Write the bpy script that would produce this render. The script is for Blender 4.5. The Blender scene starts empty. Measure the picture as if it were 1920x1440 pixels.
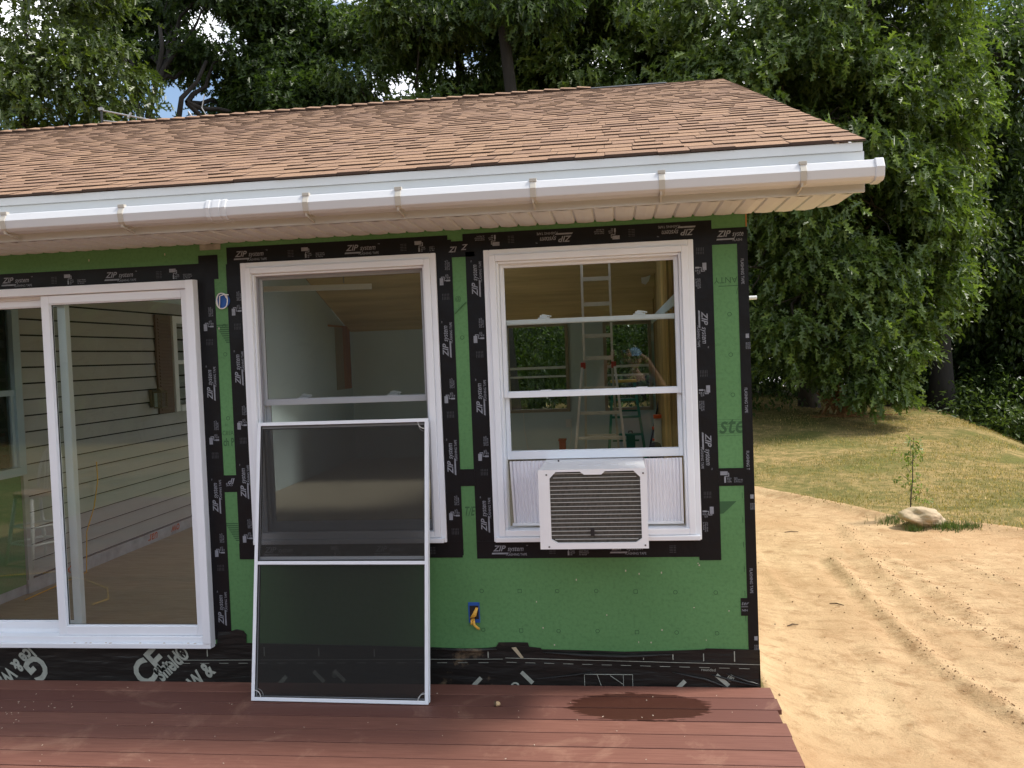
import bpy, bmesh, math, random
import numpy as np
from mathutils import Vector, Matrix, noise as _noise
R = math.radians
SC = bpy.context.scene
COL = SC.collection

# ------------------------------------------------------------------ camera
cam = bpy.data.cameras.new('camera'); cam_o = bpy.data.objects.new('camera', cam); COL.objects.link(cam_o)
CX, CY, CZ = -0.6804, -4.5811, 1.7935
YAW, PITCH, ROLL, FPX = 0.1244, -0.0334, -0.0378, 1606.8
def cam_axes():
    cy, sy, cp, sp, cr, sr = math.cos(YAW), math.sin(YAW), math.cos(PITCH), math.sin(PITCH), math.cos(ROLL), math.sin(ROLL)
    f = Vector((-sy*cp, cy*cp, sp)); r0 = Vector((cy, sy, 0)); u0 = r0.cross(f)
    return cr*r0 + sr*u0, -sr*r0 + cr*u0, f
_r, _u, _f = cam_axes()
cam_o.matrix_world = Matrix(((_r.x, _u.x, -_f.x, CX), (_r.y, _u.y, -_f.y, CY), (_r.z, _u.z, -_f.z, CZ), (0, 0, 0, 1)))
cam.sensor_width = 36.0; cam.lens = FPX/1920*36.0; cam.clip_start = 0.01; cam.clip_end = 600
SC.camera = cam_o

# ------------------------------------------------------------------ world, sun, exposure
SUN_EL, SUN_AZ = R(54), R(9)          # azimuth from +x towards +y : right and a little behind the house
w = bpy.data.worlds.new('World'); SC.world = w; w.use_nodes = True
nt = w.node_tree; nt.nodes.clear()
out = nt.nodes.new('ShaderNodeOutputWorld'); bg = nt.nodes.new('ShaderNodeBackground')
sky = nt.nodes.new('ShaderNodeTexSky'); sky.sky_type = 'NISHITA'; sky.sun_disc = False
sky.sun_elevation = SUN_EL; sky.sun_rotation = math.pi/2 - SUN_AZ; sky.air_density = 1.0; sky.dust_density = 1.5
tc = nt.nodes.new('ShaderNodeTexCoord'); mp = nt.nodes.new('ShaderNodeMapping'); mp.inputs['Scale'].default_value = (1, 1, 2.2)
nz = nt.nodes.new('ShaderNodeTexNoise'); nz.inputs['Scale'].default_value = 2.6; nz.inputs['Detail'].default_value = 8; nz.inputs['Roughness'].default_value = .58
rp = nt.nodes.new('ShaderNodeValToRGB'); rp.color_ramp.elements[0].position = .47; rp.color_ramp.elements[1].position = .60
mx = nt.nodes.new('ShaderNodeMix'); mx.data_type = 'RGBA'
mx.inputs[7].default_value = (13.0, 13.0, 13.2, 1)
nt.links.new(tc.outputs['Generated'], mp.inputs[0]); nt.links.new(mp.outputs[0], nz.inputs['Vector'])
nt.links.new(nz.outputs['Fac'], rp.inputs[0]); nt.links.new(rp.outputs[0], mx.inputs[0])
nt.links.new(sky.outputs[0], mx.inputs[6]); nt.links.new(mx.outputs[2], bg.inputs[0])
bg.inputs[1].default_value = 0.11
nt.links.new(bg.outputs[0], out.inputs[0])
sun = bpy.data.lights.new('sun', 'SUN'); sun.energy = 3.0; sun.angle = R(9); sun.color = (1, .95, .87)
sun_o = bpy.data.objects.new('sun', sun); COL.objects.link(sun_o)
_d = Vector((math.cos(SUN_EL)*math.cos(SUN_AZ), math.cos(SUN_EL)*math.sin(SUN_AZ), math.sin(SUN_EL)))
sun_o.rotation_euler = _d.to_track_quat('Z', 'Y').to_euler(); sun_o.location = (20, 10, 40)
SC.view_settings.view_transform = 'Standard'; SC.view_settings.look = 'None'
SC.view_settings.exposure = 0.82; SC.view_settings.gamma = 1.0
SC.cycles.use_denoising = True
SC.cycles.max_bounces = 10; SC.cycles.transparent_max_bounces = 24; SC.cycles.diffuse_bounces = 5; SC.cycles.glossy_bounces = 4
SC.cycles.sample_clamp_indirect = 6.0

# ------------------------------------------------------------------ helpers
def tag(o, label=None, cat=None, group=None, kind=None):
    if label: o['label'] = label
    if cat: o['category'] = cat
    if group: o['group'] = group
    if kind: o['kind'] = kind
    return o
def empty(name, loc=(0, 0, 0), label=None, cat=None, group=None):
    o = bpy.data.objects.new(name, None); COL.objects.link(o); o.location = loc; o.empty_display_size = .1
    return tag(o, label, cat, group)

class MB:
    """collects faces; builds ONE mesh object (coordinates are world, parents sit at 'org')"""
    def __init__(s): s.v = []; s.f = []; s.m = []
    def quad(s, pts, m=0):
        b = len(s.v); s.v += [tuple(p) for p in pts]; s.f.append(tuple(range(b, b+len(pts)))); s.m.append(m)
    def box(s, x0, x1, y0, y1, z0, z1, m=0):
        b = len(s.v)
        s.v += [(x0,y0,z0),(x1,y0,z0),(x1,y1,z0),(x0,y1,z0),(x0,y0,z1),(x1,y0,z1),(x1,y1,z1),(x0,y1,z1)]
        for f in ((0,3,2,1),(4,5,6,7),(0,1,5,4),(1,2,6,5),(2,3,7,6),(3,0,4,7)):
            s.f.append(tuple(b+i for i in f)); s.m.append(m)
    def prism(s, prof, axis, a0, a1, m=0, caps=True):
        """prof: closed 2-D outline; axis 'x': (y,z), 'y': (x,z), 'z': (x,y)"""
        def P(p, a): return {'x': (a, p[0], p[1]), 'y': (p[0], a, p[1]), 'z': (p[0], p[1], a)}[axis]
        n = len(prof); b = len(s.v)
        s.v += [P(p, a0) for p in prof] + [P(p, a1) for p in prof]
        for i in range(n):
            j = (i+1) % n; s.f.append((b+i, b+j, b+n+j, b+n+i)); s.m.append(m)
        if caps:
            s.f.append(tuple(b+i for i in reversed(range(n)))); s.m.append(m)
            s.f.append(tuple(b+n+i for i in range(n))); s.m.append(m)
    def tube(s, pts, rad, n=8, m=0, cap=True):
        pts = [Vector(p) for p in pts]; k = len(pts)
        if not hasattr(rad, '__len__'): rad = [rad]*k
        b = len(s.v); prev = None
        for i, p in enumerate(pts):
            t = (pts[min(i+1, k-1)] - pts[max(i-1, 0)]).normalized()
            if prev is None:
                a = t.cross(Vector((0, 0, 1)) if abs(t.z) < .9 else Vector((1, 0, 0))).normalized()
            else:
                a = (prev - t*prev.dot(t)).normalized()
            prev = a; c = t.cross(a)
            for j in range(n):
                an = 2*math.pi*j/n
                s.v.append(tuple(p + (a*math.cos(an) + c*math.sin(an))*rad[i]))
        for i in range(k-1):
            for j in range(n):
                j2 = (j+1) % n
                s.f.append((b+i*n+j, b+i*n+j2, b+(i+1)*n+j2, b+(i+1)*n+j)); s.m.append(m)
        if cap:
            s.f.append(tuple(b+j for j in reversed(range(n)))); s.m.append(m)
            s.f.append(tuple(b+(k-1)*n+j for j in range(n))); s.m.append(m)
    def bar(s, p, q, wx, wy, m=0):
        """square bar between two points"""
        p, q = Vector(p), Vector(q); t = (q-p).normalized()
        a = t.cross(Vector((0, 1, 0)) if abs(t.y) < .9 else Vector((0, 0, 1))).normalized(); c = t.cross(a)
        b = len(s.v)
        for o in (p, q):
            for i, j in ((-1,-1),(1,-1),(1,1),(-1,1)): s.v.append(tuple(o + a*wx*i*.5 + c*wy*j*.5))
        for f in ((0,3,2,1),(4,5,6,7),(0,1,5,4),(1,2,6,5),(2,3,7,6),(3,0,4,7)):
            s.f.append(tuple(b+i for i in f)); s.m.append(m)
    def build(s, name, mats, parent=None, bevel=0, smooth=False, org=None):
        me = bpy.data.meshes.new(name)
        o0 = Vector(org) if org is not None else (Vector(parent_loc(parent)) if parent is not None else Vector((0, 0, 0)))
        me.from_pydata([tuple(Vector(v)-o0) for v in s.v], [], s.f)
        if not isinstance(mats, (list, tuple)): mats = [mats]
        for m in mats: me.materials.append(m)
        if len(mats) > 1: me.polygons.foreach_set('material_index', s.m)
        if smooth: me.polygons.foreach_set('use_smooth', [True]*len(me.polygons))
        me.update()
        o = bpy.data.objects.new(name, me); COL.objects.link(o)
        if parent is not None: o.parent = parent
        elif org is not None: o.location = org
        if bevel:
            b = o.modifiers.new('bevel', 'BEVEL'); b.width = bevel; b.segments = 2; b.limit_method = 'ANGLE'; b.angle_limit = R(40)
        return o
def parent_loc(p):
    l = Vector((0, 0, 0))
    while p is not None: l += p.location; p = p.parent
    return l

# ---- lettering : flat outlines of the built-in font
_gc = {}
def glyphs(body, shear=0., bold=0., size=1.):
    key = (body, shear, bold)
    if key not in _gc:
        cu = bpy.data.curves.new('g', 'FONT'); cu.body = body; cu.shear = shear; cu.offset = bold; cu.resolution_u = 3; cu.fill_mode = 'FRONT'
        ob = bpy.data.objects.new('g', cu); COL.objects.link(ob)
        dg = bpy.context.evaluated_depsgraph_get(); dg.update()
        me = ob.evaluated_get(dg).to_mesh()
        _gc[key] = ([(v.co.x, v.co.y) for v in me.vertices], [tuple(p.vertices) for p in me.polygons])
        ob.evaluated_get(dg).to_mesh_clear(); bpy.data.objects.remove(ob); bpy.data.curves.remove(cu)
    return _gc[key]
def put_text(mb, body, o, ux, uy, size, shear=0., bold=0., clip=None, sx=1.):
    vs, fs = glyphs(body, shear, bold)
    o, ux, uy = Vector(o), Vector(ux), Vector(uy); b = len(mb.v)
    for x, y in vs: mb.v.append(tuple(o + ux*(x*size*sx) + uy*(y*size)))
    for f in fs:
        mb.f.append(tuple(b+i for i in f)); mb.m.append(0)
def flat(mb, o, ux, uy, u0, u1, v0, v1, sh=0.):
    o, ux, uy = Vector(o), Vector(ux), Vector(uy)
    mb.quad([o+ux*(u0+sh*v0)+uy*v0, o+ux*(u1+sh*v0)+uy*v0, o+ux*(u1+sh*v1)+uy*v1, o+ux*(u0+sh*v1)+uy*v1])

# ------------------------------------------------------------------ materials
def mat(name, col, rough=.6, spec=.5, metal=0., bump=None, var=None, coord='Object'):
    """var=(scale, amount, stretch xyz) value noise; bump=(scale, strength, stretch)"""
    m = bpy.data.materials.new(name); m.use_nodes = True; n = m.node_tree.nodes; l = m.node_tree.links
    b = n['Principled BSDF']; b.inputs['Base Color'].default_value = (*col, 1); b.inputs['Roughness'].default_value = rough
    b.inputs['Metallic'].default_value = metal; b.inputs['Specular IOR Level'].default_value = spec
    if var or bump: t = n.new('ShaderNodeTexCoord')
    if var:
        mp = n.new('ShaderNodeMapping'); l.new(t.outputs[coord], mp.inputs[0]); mp.inputs['Scale'].default_value = var[2] if len(var) > 2 else (1, 1, 1)
        z = n.new('ShaderNodeTexNoise'); z.inputs['Scale'].default_value = var[0]; z.inputs['Detail'].default_value = 6; z.inputs['Roughness'].default_value = .6
        l.new(mp.outputs[0], z.inputs['Vector'])
        r = n.new('ShaderNodeMapRange'); r.inputs[1].default_value = .25; r.inputs[2].default_value = .75
        r.inputs[3].default_value = 1-var[1]; r.inputs[4].default_value = 1+var[1]; l.new(z.outputs['Fac'], r.inputs[0])
        x = n.new('ShaderNodeVectorMath'); x.operation = 'SCALE'; x.inputs[0].default_value = col; l.new(r.outputs[0], x.inputs['Scale'])
        l.new(x.outputs[0], b.inputs['Base Color'])
    if bump:
        mp = n.new('ShaderNodeMapping'); l.new(t.outputs[coord], mp.inputs[0]); mp.inputs['Scale'].default_value = bump[2] if len(bump) > 2 else (1, 1, 1)
        z = n.new('ShaderNodeTexNoise'); z.inputs['Scale'].default_value = bump[0]; z.inputs['Detail'].default_value = 4
        l.new(mp.outputs[0], z.inputs['Vector'])
        q = n.new('ShaderNodeBump'); q.inputs['Strength'].default_value = bump[1]; q.inputs['Distance'].default_value = .01
        l.new(z.outputs['Fac'], q.inputs['Height']); l.new(q.outputs[0], b.inputs['Normal'])
    return m
def nodes_of(name):
    m = bpy.data.materials.new(name); m.use_nodes = True; n = m.node_tree.nodes
    return m, n, m.node_tree.links, n['Principled BSDF']
def N(n, t, **kw):
    x = n.new('ShaderNode'+t)
    for k, v in kw.items():
        if k.startswith('i_'): x.inputs[k[2:].replace('_', ' ')].default_value = v
        else: setattr(x, k, v)
    return x
def mixc(n, l, fac, a, b, blend='MIX'):
    x = n.new('ShaderNodeMix'); x.data_type = 'RGBA'; x.blend_type = blend
    for s, v in ((0, fac), (6, a), (7, b)):
        if hasattr(v, 'links'): l.new(v, x.inputs[s])
        elif isinstance(v, (int, float)): x.inputs[s].default_value = v
        else: x.inputs[s].default_value = (*v, 1)
    return x.outputs[2]
def ramp(n, l, src, *stops):
    r = n.new('ShaderNodeValToRGB'); e = r.color_ramp.elements
    while len(e) < len(stops): e.new(.5)
    for k, (p, c) in zip(e, stops):
        k.position = p; k.color = (c, c, c, 1) if isinstance(c, (int, float)) else (*c, 1)
    l.new(src, r.inputs[0]); return r.outputs[0]

M = {}
M['vinyl'] = mat('white_vinyl', (.81, .845, .89), .38, var=(3, .03))
M['white_metal'] = mat('white_aluminium', (.59, .605, .605), .4, var=(1.5, .03, (.3, 1, 1)))
M['gutter'] = mat('white_pvc', (.60, .61, .625), .32, var=(2.5, .03, (.25, 1, 1)))
M['bracket'] = mat('bracket_plastic', (.47, .44, .38), .45); M['soffit'] = mat('soffit_vinyl', (.64, .64, .62), .5)
M['black_tape'] = mat('black_flashing_tape', (.0075, .0075, .009), .42, .22, bump=(6, 1.0, (1, 1, 1)))
M['print'] = mat('grey_tape_print', (.235, .25, .285), .6, var=(60, .25))
M['dim_print'] = mat('dim_tape_print', (.06, .064, .072), .6)
M['green_print'] = mat('dark_green_print', (.036, .105, .040), .8)
M['mem_print'] = mat('pale_membrane_print', (.33, .36, .31), .6, var=(25, .25))
M['grey_alu'] = mat('grey_aluminium', (.26, .26, .28), .45, .5, .0)
M['seal'] = mat('black_gasket', (.02, .02, .02), .6)
M['ac_white'] = mat('ac_enamel', (.82, .82, .83), .35, var=(5, .02))
M['ac_dark'] = mat('condenser_fins', (.072, .064, .052), .6, var=(90, .5, (1, 1, .5)))
M['fin_wire'] = mat('fin_wire', (.55, .54, .50), .4)
M['pleat'] = mat('pleated_vinyl', (.80, .80, .84), .45)
M['blue_box'] = mat('blue_plastic', (.012, .09, .36), .4)
M['yellow_wire'] = mat('yellow_wire', (.75, .42, .06), .45)
M['white_wire'] = mat('white_wire', (.72, .72, .70), .45)
M['black_plastic'] = mat('black_plastic', (.015, .015, .016), .45)
M['stud'] = mat('pine_stud', (.66, .45, .20), .7, var=(4, .3, (3, 3, .3)))
_m = M['stud']; _n, _l = _m.node_tree.nodes, _m.node_tree.links; _b = _n['Principled BSDF']; _src = _b.inputs['Base Color'].links[0].from_socket
_oi = _n.new('ShaderNodeObjectInfo'); _mr = _n.new('ShaderNodeMapRange'); _mr.inputs[3].default_value = .35; _mr.inputs[4].default_value = 1.25; _l.new(_oi.outputs['Random'], _mr.inputs[0])
_vm = _n.new('ShaderNodeVectorMath'); _vm.operation = 'SCALE'; _l.new(_src, _vm.inputs[0]); _l.new(_mr.outputs[0], _vm.inputs['Scale']); _l.new(_vm.outputs[0], _b.inputs['Base Color'])
M['raw_wood'] = mat('raw_timber', (.36, .16, .05), .7, var=(6, .3, (3, 3, .3)))
M['cedar'] = mat('brown_timber', (.42, .18, .07), .7, var=(6, .3, (3, 3, .4)))
M['drywall'] = mat('grey_blue_wallboard', (.58, .69, .73), .8, var=(1.2, .06))
M['ply'] = mat('plywood_ceiling', (.58, .42, .22), .7, var=(1.0, .3, (.5, 4, 4)))
M['alu'] = mat('ladder_aluminium', (.55, .53, .48), .4, .5, .3, var=(3, .2))
M['red'] = mat('red_plastic', (.35, .03, .02), .4)
M['orange'] = mat('orange_plastic', (.75, .11, .02), .4)
M['green_fibre'] = mat('green_fibreglass', (.01, .16, .10), .45)
M['case_white'] = mat('white_case', (.66, .64, .6), .5)
M['yellow'] = mat('yellow_plastic', (.6, .42, .03), .45)
M['bag'] = mat('black_nylon', (.012, .012, .014), .9, bump=(25, .6))
M['paper'] = mat('white_paper', (.7, .7, .7), .8)
M['silver'] = mat('galvanised_tube', (.36, .36, .36), .4, .5, .5)
M['bone'] = mat('cream_wood', (.80, .78, .70), .5)
M['stool_seat'] = mat('wooden_seat', (.36, .2, .07), .45, var=(5, .3, (1, 8, 1)))
M['lap'] = mat('taupe_siding', (.44, .445, .445), .6, var=(2, .08), bump=(30, .15, (1, .1, 4)))
M['shutter'] = mat('brown_shutter', (.17, .12, .098), .5)
M['blue_trim'] = mat('blue_white_trim', (.42, .52, .60), .5)
M['brass'] = mat('lantern_metal', (.22, .19, .13), .4, .5, .6)
M['skin'] = mat('skin', (.52, .29, .20), .5)
M['denim'] = mat('dark_blue_cloth', (.03, .045, .09), .9)
M['shirt'] = mat('navy_shirt', (.035, .045, .075), .9)
M['cap'] = mat('light_blue_cap', (.22, .34, .52), .85)
M['hair'] = mat('brown_hair', (.04, .022, .012), .7)
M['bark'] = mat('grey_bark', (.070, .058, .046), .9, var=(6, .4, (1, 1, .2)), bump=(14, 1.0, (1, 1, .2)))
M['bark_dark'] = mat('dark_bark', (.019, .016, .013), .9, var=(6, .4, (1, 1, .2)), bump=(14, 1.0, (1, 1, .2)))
M['rock'] = mat('pale_granite', (.42, .32, .205), .85, var=(9, .22), bump=(16, .5))
M['acorn'] = mat('tan_nut', (.55, .38, .2), .5)
M['stick'] = mat('dry_twig', (.09, .055, .03), .9)
M['felt'] = mat('black_roof_felt', (.02, .02, .024), .7, bump=(6, .5))
M['shade_backing'] = mat('shade_black', (.02, .02, .02), .9)
M['screw'] = mat('steel_screw', (.15, .15, .15), .4, .5, .8)

def glass(name, tint, gain):
    m, n, l, b = nodes_of(name); n.remove(b); o = n['Material Output']
    fr = N(n, 'Fresnel'); fr.inputs[0].default_value = 1.5
    mu = N(n, 'Math', operation='MULTIPLY'); mu.inputs[1].default_value = gain; mu.use_clamp = True; l.new(fr.outputs[0], mu.inputs[0])
    t = N(n, 'BsdfTransparent'); t.inputs[0].default_value = (*tint, 1); g = N(n, 'BsdfGlossy'); g.inputs['Roughness'].default_value = .0
    g.inputs[0].default_value = (.95, .98, 1, 1)
    s = N(n, 'MixShader'); l.new(mu.outputs[0], s.inputs[0]); l.new(t.outputs[0], s.inputs[1]); l.new(g.outputs[0], s.inputs[2]); l.new(s.outputs[0], o.inputs[0])
    return m
M['glass'] = glass('window_glass', (.91, .95, .93), .85)
M['door_glass'] = glass('door_glass', (.87, .94, .90), 1.75)
M['clear'] = glass('lantern_glass', (.92, .93, .9), 1.0)
def screen(name, fac, col, streak=0.):
    m, n, l, b = nodes_of(name); n.remove(b); o = n['Material Output']
    t = N(n, 'BsdfTransparent'); d = N(n, 'BsdfDiffuse'); d.inputs[0].default_value = (*col, 1)
    s = N(n, 'MixShader'); s.inputs[0].default_value = fac
    if streak:
        tcn = N(n, 'TexCoord'); mp = N(n, 'Mapping'); mp.vector_type = 'TEXTURE'; mp.inputs['Rotation'].default_value = (0, R(32), 0); mp.inputs['Scale'].default_value = (1/22, 1/22, 1/80)
        l.new(tcn.outputs['Object'], mp.inputs[0]); z = N(n, 'TexNoise'); z.inputs['Scale'].default_value = 1.6; z.inputs['Detail'].default_value = 2; l.new(mp.outputs[0], z.inputs['Vector'])
        c = ramp(n, l, z.outputs['Fac'], (.35, tuple(v*(1-streak) for v in col)), (.7, tuple(v*(1+2*streak) for v in col))); l.new(c, d.inputs[0])
    l.new(t.outputs[0], s.inputs[1]); l.new(d.outputs[0], s.inputs[2]); l.new(s.outputs[0], o.inputs[0])
    return m
M['screen'] = screen('insect_screen', .36, (.034, .037, .037))
M['screen3'] = screen('insect_screen_fine', .52, (.036, .036, .034), .10)
M['screen2'] = screen('insect_screen_moire', .56, (.042, .041, .038), .22)

def green_mat():
    m, n, l, b = nodes_of('green_sheathing'); t = N(n, 'TexCoord')
    z1 = N(n, 'TexNoise'); z1.inputs['Scale'].default_value = 1.4; z1.inputs['Detail'].default_value = 5; l.new(t.outputs['Object'], z1.inputs['Vector'])
    z2 = N(n, 'TexNoise'); z2.inputs['Scale'].default_value = 60; z2.inputs['Detail'].default_value = 5; l.new(t.outputs['Object'], z2.inputs['Vector'])
    c = mixc(n, l, ramp(n, l, z1.outputs['Fac'], (.35, 0), (.65, 1)), (.080, .215, .072), (.100, .255, .092))
    c = mixc(n, l, ramp(n, l, z2.outputs['Fac'], (.30, .55), (.55, 0)), c, (.058, .165, .056))
    l.new(c, b.inputs['Base Color']); b.inputs['Roughness'].default_value = .62
    q = N(n, 'Bump'); q.inputs['Strength'].default_value = .35; q.inputs['Distance'].default_value = .006
    z3 = N(n, 'TexNoise'); z3.inputs['Scale'].default_value = 34; z3.inputs['Detail'].default_value = 6; l.new(t.outputs['Object'], z3.inputs['Vector'])
    l.new(z3.outputs['Fac'], q.inputs['Height']); l.new(q.outputs[0], b.inputs['Normal'])
    return m
M['green'] = green_mat()

def membrane_mat():
    m, n, l, b = nodes_of('black_membrane'); t = N(n, 'TexCoord')
    z = N(n, 'TexNoise'); z.inputs['Scale'].default_value = 7; z.inputs['Detail'].default_value = 8; z.inputs['Roughness'].default_value = .7; l.new(t.outputs['Object'], z.inputs['Vector'])
    # a dusty scraped patch, only around x = -1.55
    sp = N(n, 'SeparateXYZ'); l.new(t.outputs['Object'], sp.inputs[0])
    d = N(n, 'Math', operation='ADD'); d.inputs[1].default_value = -.94; l.new(sp.outputs[0], d.inputs[0])
    a = N(n, 'Math', operation='ABSOLUTE'); l.new(d.outputs[0], a.inputs[0])
    k = N(n, 'MapRange'); k.inputs[1].default_value = .12; k.inputs[2].default_value = .22; k.inputs[3].default_value = 1; k.inputs[4].default_value = 0; l.new(a.outputs[0], k.inputs[0])
    s = ramp(n, l, z.outputs['Fac'], (.52, 0), (.62, 1))
    mu = N(n, 'Math', operation='MULTIPLY'); l.new(k.outputs[0], mu.inputs[0]); l.new(s, mu.inputs[1])
    c = mixc(n, l, mu.outputs[0], (.013, .0135, .0125), (.14, .105, .065)); l.new(c, b.inputs['Base Color'])
    b.inputs['Roughness'].default_value = .33; b.inputs['Specular IOR Level'].default_value = .4
    mp = N(n, 'Mapping'); mp.inputs['Rotation'].default_value = (0, R(-25), 0); mp.inputs['Scale'].default_value = (1.6, 1, 7); l.new(t.outputs['Object'], mp.inputs[0])
    z2 = N(n, 'TexNoise'); z2.inputs['Scale'].default_value = 2.4; z2.inputs['Detail'].default_value = 3; l.new(mp.outputs[0], z2.inputs['Vector'])
    q = N(n, 'Bump'); q.inputs['Strength'].default_value = .6; q.inputs['Distance'].default_value = .03; l.new(z2.outputs['Fac'], q.inputs['Height']); l.new(q.outputs[0], b.inputs['Normal'])
    return m
M['membrane'] = membrane_mat()

def shingle_mat():
    m, n, l, b = nodes_of('tan_shingle'); g = N(n, 'NewGeometry'); t = N(n, 'TexCoord')
    c = ramp(n, l, g.outputs['Random Per Island'], (0, (.215, .120, .066)), (.3, (.280, .162, .088)), (.7, (.310, .180, .096)), (1, (.250, .142, .082)))
    z = N(n, 'TexNoise'); z.inputs['Scale'].default_value = 160; z.inputs['Detail'].default_value = 3; l.new(t.outputs['Object'], z.inputs['Vector'])
    c = mixc(n, l, ramp(n, l, z.outputs['Fac'], (.3, .5), (.6, 0)), c, (.10, .055, .04))
    z2 = N(n, 'TexNoise'); z2.inputs['Scale'].default_value = .9; z2.inputs['Detail'].default_value = 3; l.new(t.outputs['Object'], z2.inputs['Vector'])
    c = mixc(n, l, ramp(n, l, z2.outputs['Fac'], (.4, .15), (.65, 0)), c, (.21, .12, .085))
    l.new(c, b.inputs['Base Color']); b.inputs['Roughness'].default_value = .9
    q = N(n, 'Bump'); q.inputs['Strength'].default_value = .5; q.inputs['Distance'].default_value = .004; l.new(z.outputs['Fac'], q.inputs['Height']); l.new(q.outputs[0], b.inputs['Normal'])
    return m
M['shingle'] = shingle_mat(); M['edge'] = mat('shingle_edge', (.060, .036, .026), .95)  # dark asphalt cut edge, also painting the shadow line under each course

def deck_mat():
    m, n, l, b = nodes_of('redwood_composite'); t = N(n, 'TexCoord'); g = N(n, 'NewGeometry')
    mp = N(n, 'Mapping'); mp.inputs['Scale'].default_value = (1.2, 26, 26); l.new(t.outputs['Object'], mp.inputs[0])
    z = N(n, 'TexNoise'); z.inputs['Scale'].default_value = 4; z.inputs['Detail'].default_value = 7; z.inputs['Roughness'].default_value = .65; l.new(mp.outputs[0], z.inputs['Vector'])
    c = mixc(n, l, ramp(n, l, z.outputs['Fac'], (.3, 0), (.7, 1)), (.140, .058, .041), (.215, .096, .070))
    c = mixc(n, l, ramp(n, l, g.outputs['Random Per Island'], (0, 0), (.5, .15), (.75, .9), (1, .6)), c, (.112, .046, .036))
    # dusty scuffs
    z2 = N(n, 'TexNoise'); z2.inputs['Scale'].default_value = 3.3; z2.inputs['Detail'].default_value = 9; z2.inputs['Roughness'].default_value = .72; z2.inputs['Distortion'].default_value = .6; l.new(t.outputs['Object'], z2.inputs['Vector'])
    c = mixc(n, l, ramp(n, l, z2.outputs['Fac'], (.56, 0), (.72, .45)), c, (.36, .21, .145))
    # wet patch below the air conditioner
    mp2 = N(n, 'Mapping'); mp2.inputs['Location'].default_value = (.635, .275, 0); mp2.inputs['Scale'].default_value = (1, 1, 0); mp2.vector_type = 'POINT'; l.new(t.outputs['Object'], mp2.inputs[0])
    mp3 = N(n, 'Mapping'); mp3.inputs['Scale'].default_value = (2.75, 5.9, 0); l.new(mp2.outputs[0], mp3.inputs[0])
    ln = N(n, 'VectorMath', operation='LENGTH'); l.new(mp3.outputs[0], ln.inputs[0])
    mp4 = N(n, 'Mapping'); mp4.inputs['Scale'].default_value = (3, 18, 1); l.new(t.outputs['Object'], mp4.inputs[0])
    z3 = N(n, 'TexNoise'); z3.inputs['Scale'].default_value = 3.2; z3.inputs['Detail'].default_value = 5; l.new(mp4.outputs[0], z3.inputs['Vector'])
    ad = N(n, 'Math', operation='MULTIPLY_ADD'); ad.inputs[1].default_value = .6; l.new(z3.outputs['Fac'], ad.inputs[0]); l.new(ln.outputs['Value'], ad.inputs[2])
    wet = ramp(n, l, ad.outputs[0], (0, 1), (.5, 1)); 
    wr = N(n, 'MapRange'); wr.inputs[1].default_value = 1.275; wr.inputs[2].default_value = 1.295; wr.inputs[3].default_value = 1; wr.inputs[4].default_value = 0; l.new(ad.outputs[0], wr.inputs[0])
    c2 = mixc(n, l, wr.outputs[0], c, mixc(n, l, .90, c, (.040, .013, .008)))
    l.new(c2, b.inputs['Base Color'])
    rr = N(n, 'MapRange'); rr.inputs[3].default_value = .62; rr.inputs[4].default_value = .42; l.new(wr.outputs[0], rr.inputs[0]); l.new(rr.outputs[0], b.inputs['Roughness'])
    b.inputs['Specular IOR Level'].default_value = .3
    q = N(n, 'Bump'); q.inputs['Strength'].default_value = .25; q.inputs['Distance'].default_value = .004; l.new(z.outputs['Fac'], q.inputs['Height']); l.new(q.outputs[0], b.inputs['Normal'])
    return m
M['deck'] = deck_mat()

def subfloor_mat():
    m, n, l, b = nodes_of('osb_subfloor'); t = N(n, 'TexCoord')
    mp = N(n, 'Mapping'); mp.inputs['Scale'].default_value = (2, 14, 1); l.new(t.outputs['Object'], mp.inputs[0])
    z = N(n, 'TexNoise'); z.inputs['Scale'].default_value = 3; z.inputs['Detail'].default_value = 7; z.inputs['Roughness'].default_value = .7; l.new(mp.outputs[0], z.inputs['Vector'])
    l.new(mixc(n, l, ramp(n, l, z.outputs['Fac'], (.3, 0), (.7, 1)), (.34, .30, .22), (.50, .44, .34)), b.inputs['Base Color']); b.inputs['Roughness'].default_value = .6
    return m
M['subfloor'] = subfloor_mat()

def leaf_mat(name, c0, c1, c2, trans=.35, spec=.45):
    m, n, l, b = nodes_of(name); n.remove(b); o = n['Material Output']; g = N(n, 'NewGeometry')
    c = ramp(n, l, g.outputs['Random Per Island'], (0, c0), (.55, c1), (.93, c2), (1, tuple(min(1, v*1.6) for v in c2)))
    d = N(n, 'BsdfPrincipled'); d.inputs['Roughness'].default_value = .38; d.inputs['Specular IOR Level'].default_value = spec; l.new(c, d.inputs['Base Color'])
    tr = N(n, 'BsdfTranslucent'); cc = mixc(n, l, 1.0, c, (1.5, 1.55, .7), 'MULTIPLY'); l.new(cc, tr.inputs[0])
    s = N(n, 'MixShader'); s.inputs[0].default_value = trans; l.new(d.outputs[0], s.inputs[1]); l.new(tr.outputs[0], s.inputs[2]); l.new(s.outputs[0], o.inputs[0])
    return m
M['leaf_oak'] = leaf_mat('oak_leaves', (.052, .088, .020), (.084, .132, .028), (.125, .178, .042))
M['leaf_yel'] = leaf_mat('yellow_green_leaves', (.036, .060, .012), (.058, .088, .016), (.088, .122, .024))
M['leaf_shaded'] = leaf_mat('shaded_leaves', (.022, .040, .012), (.036, .063, .017), (.058, .094, .024), .38, .22)  # leaf colour darkened to stand for backlit, shaded foliage
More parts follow.
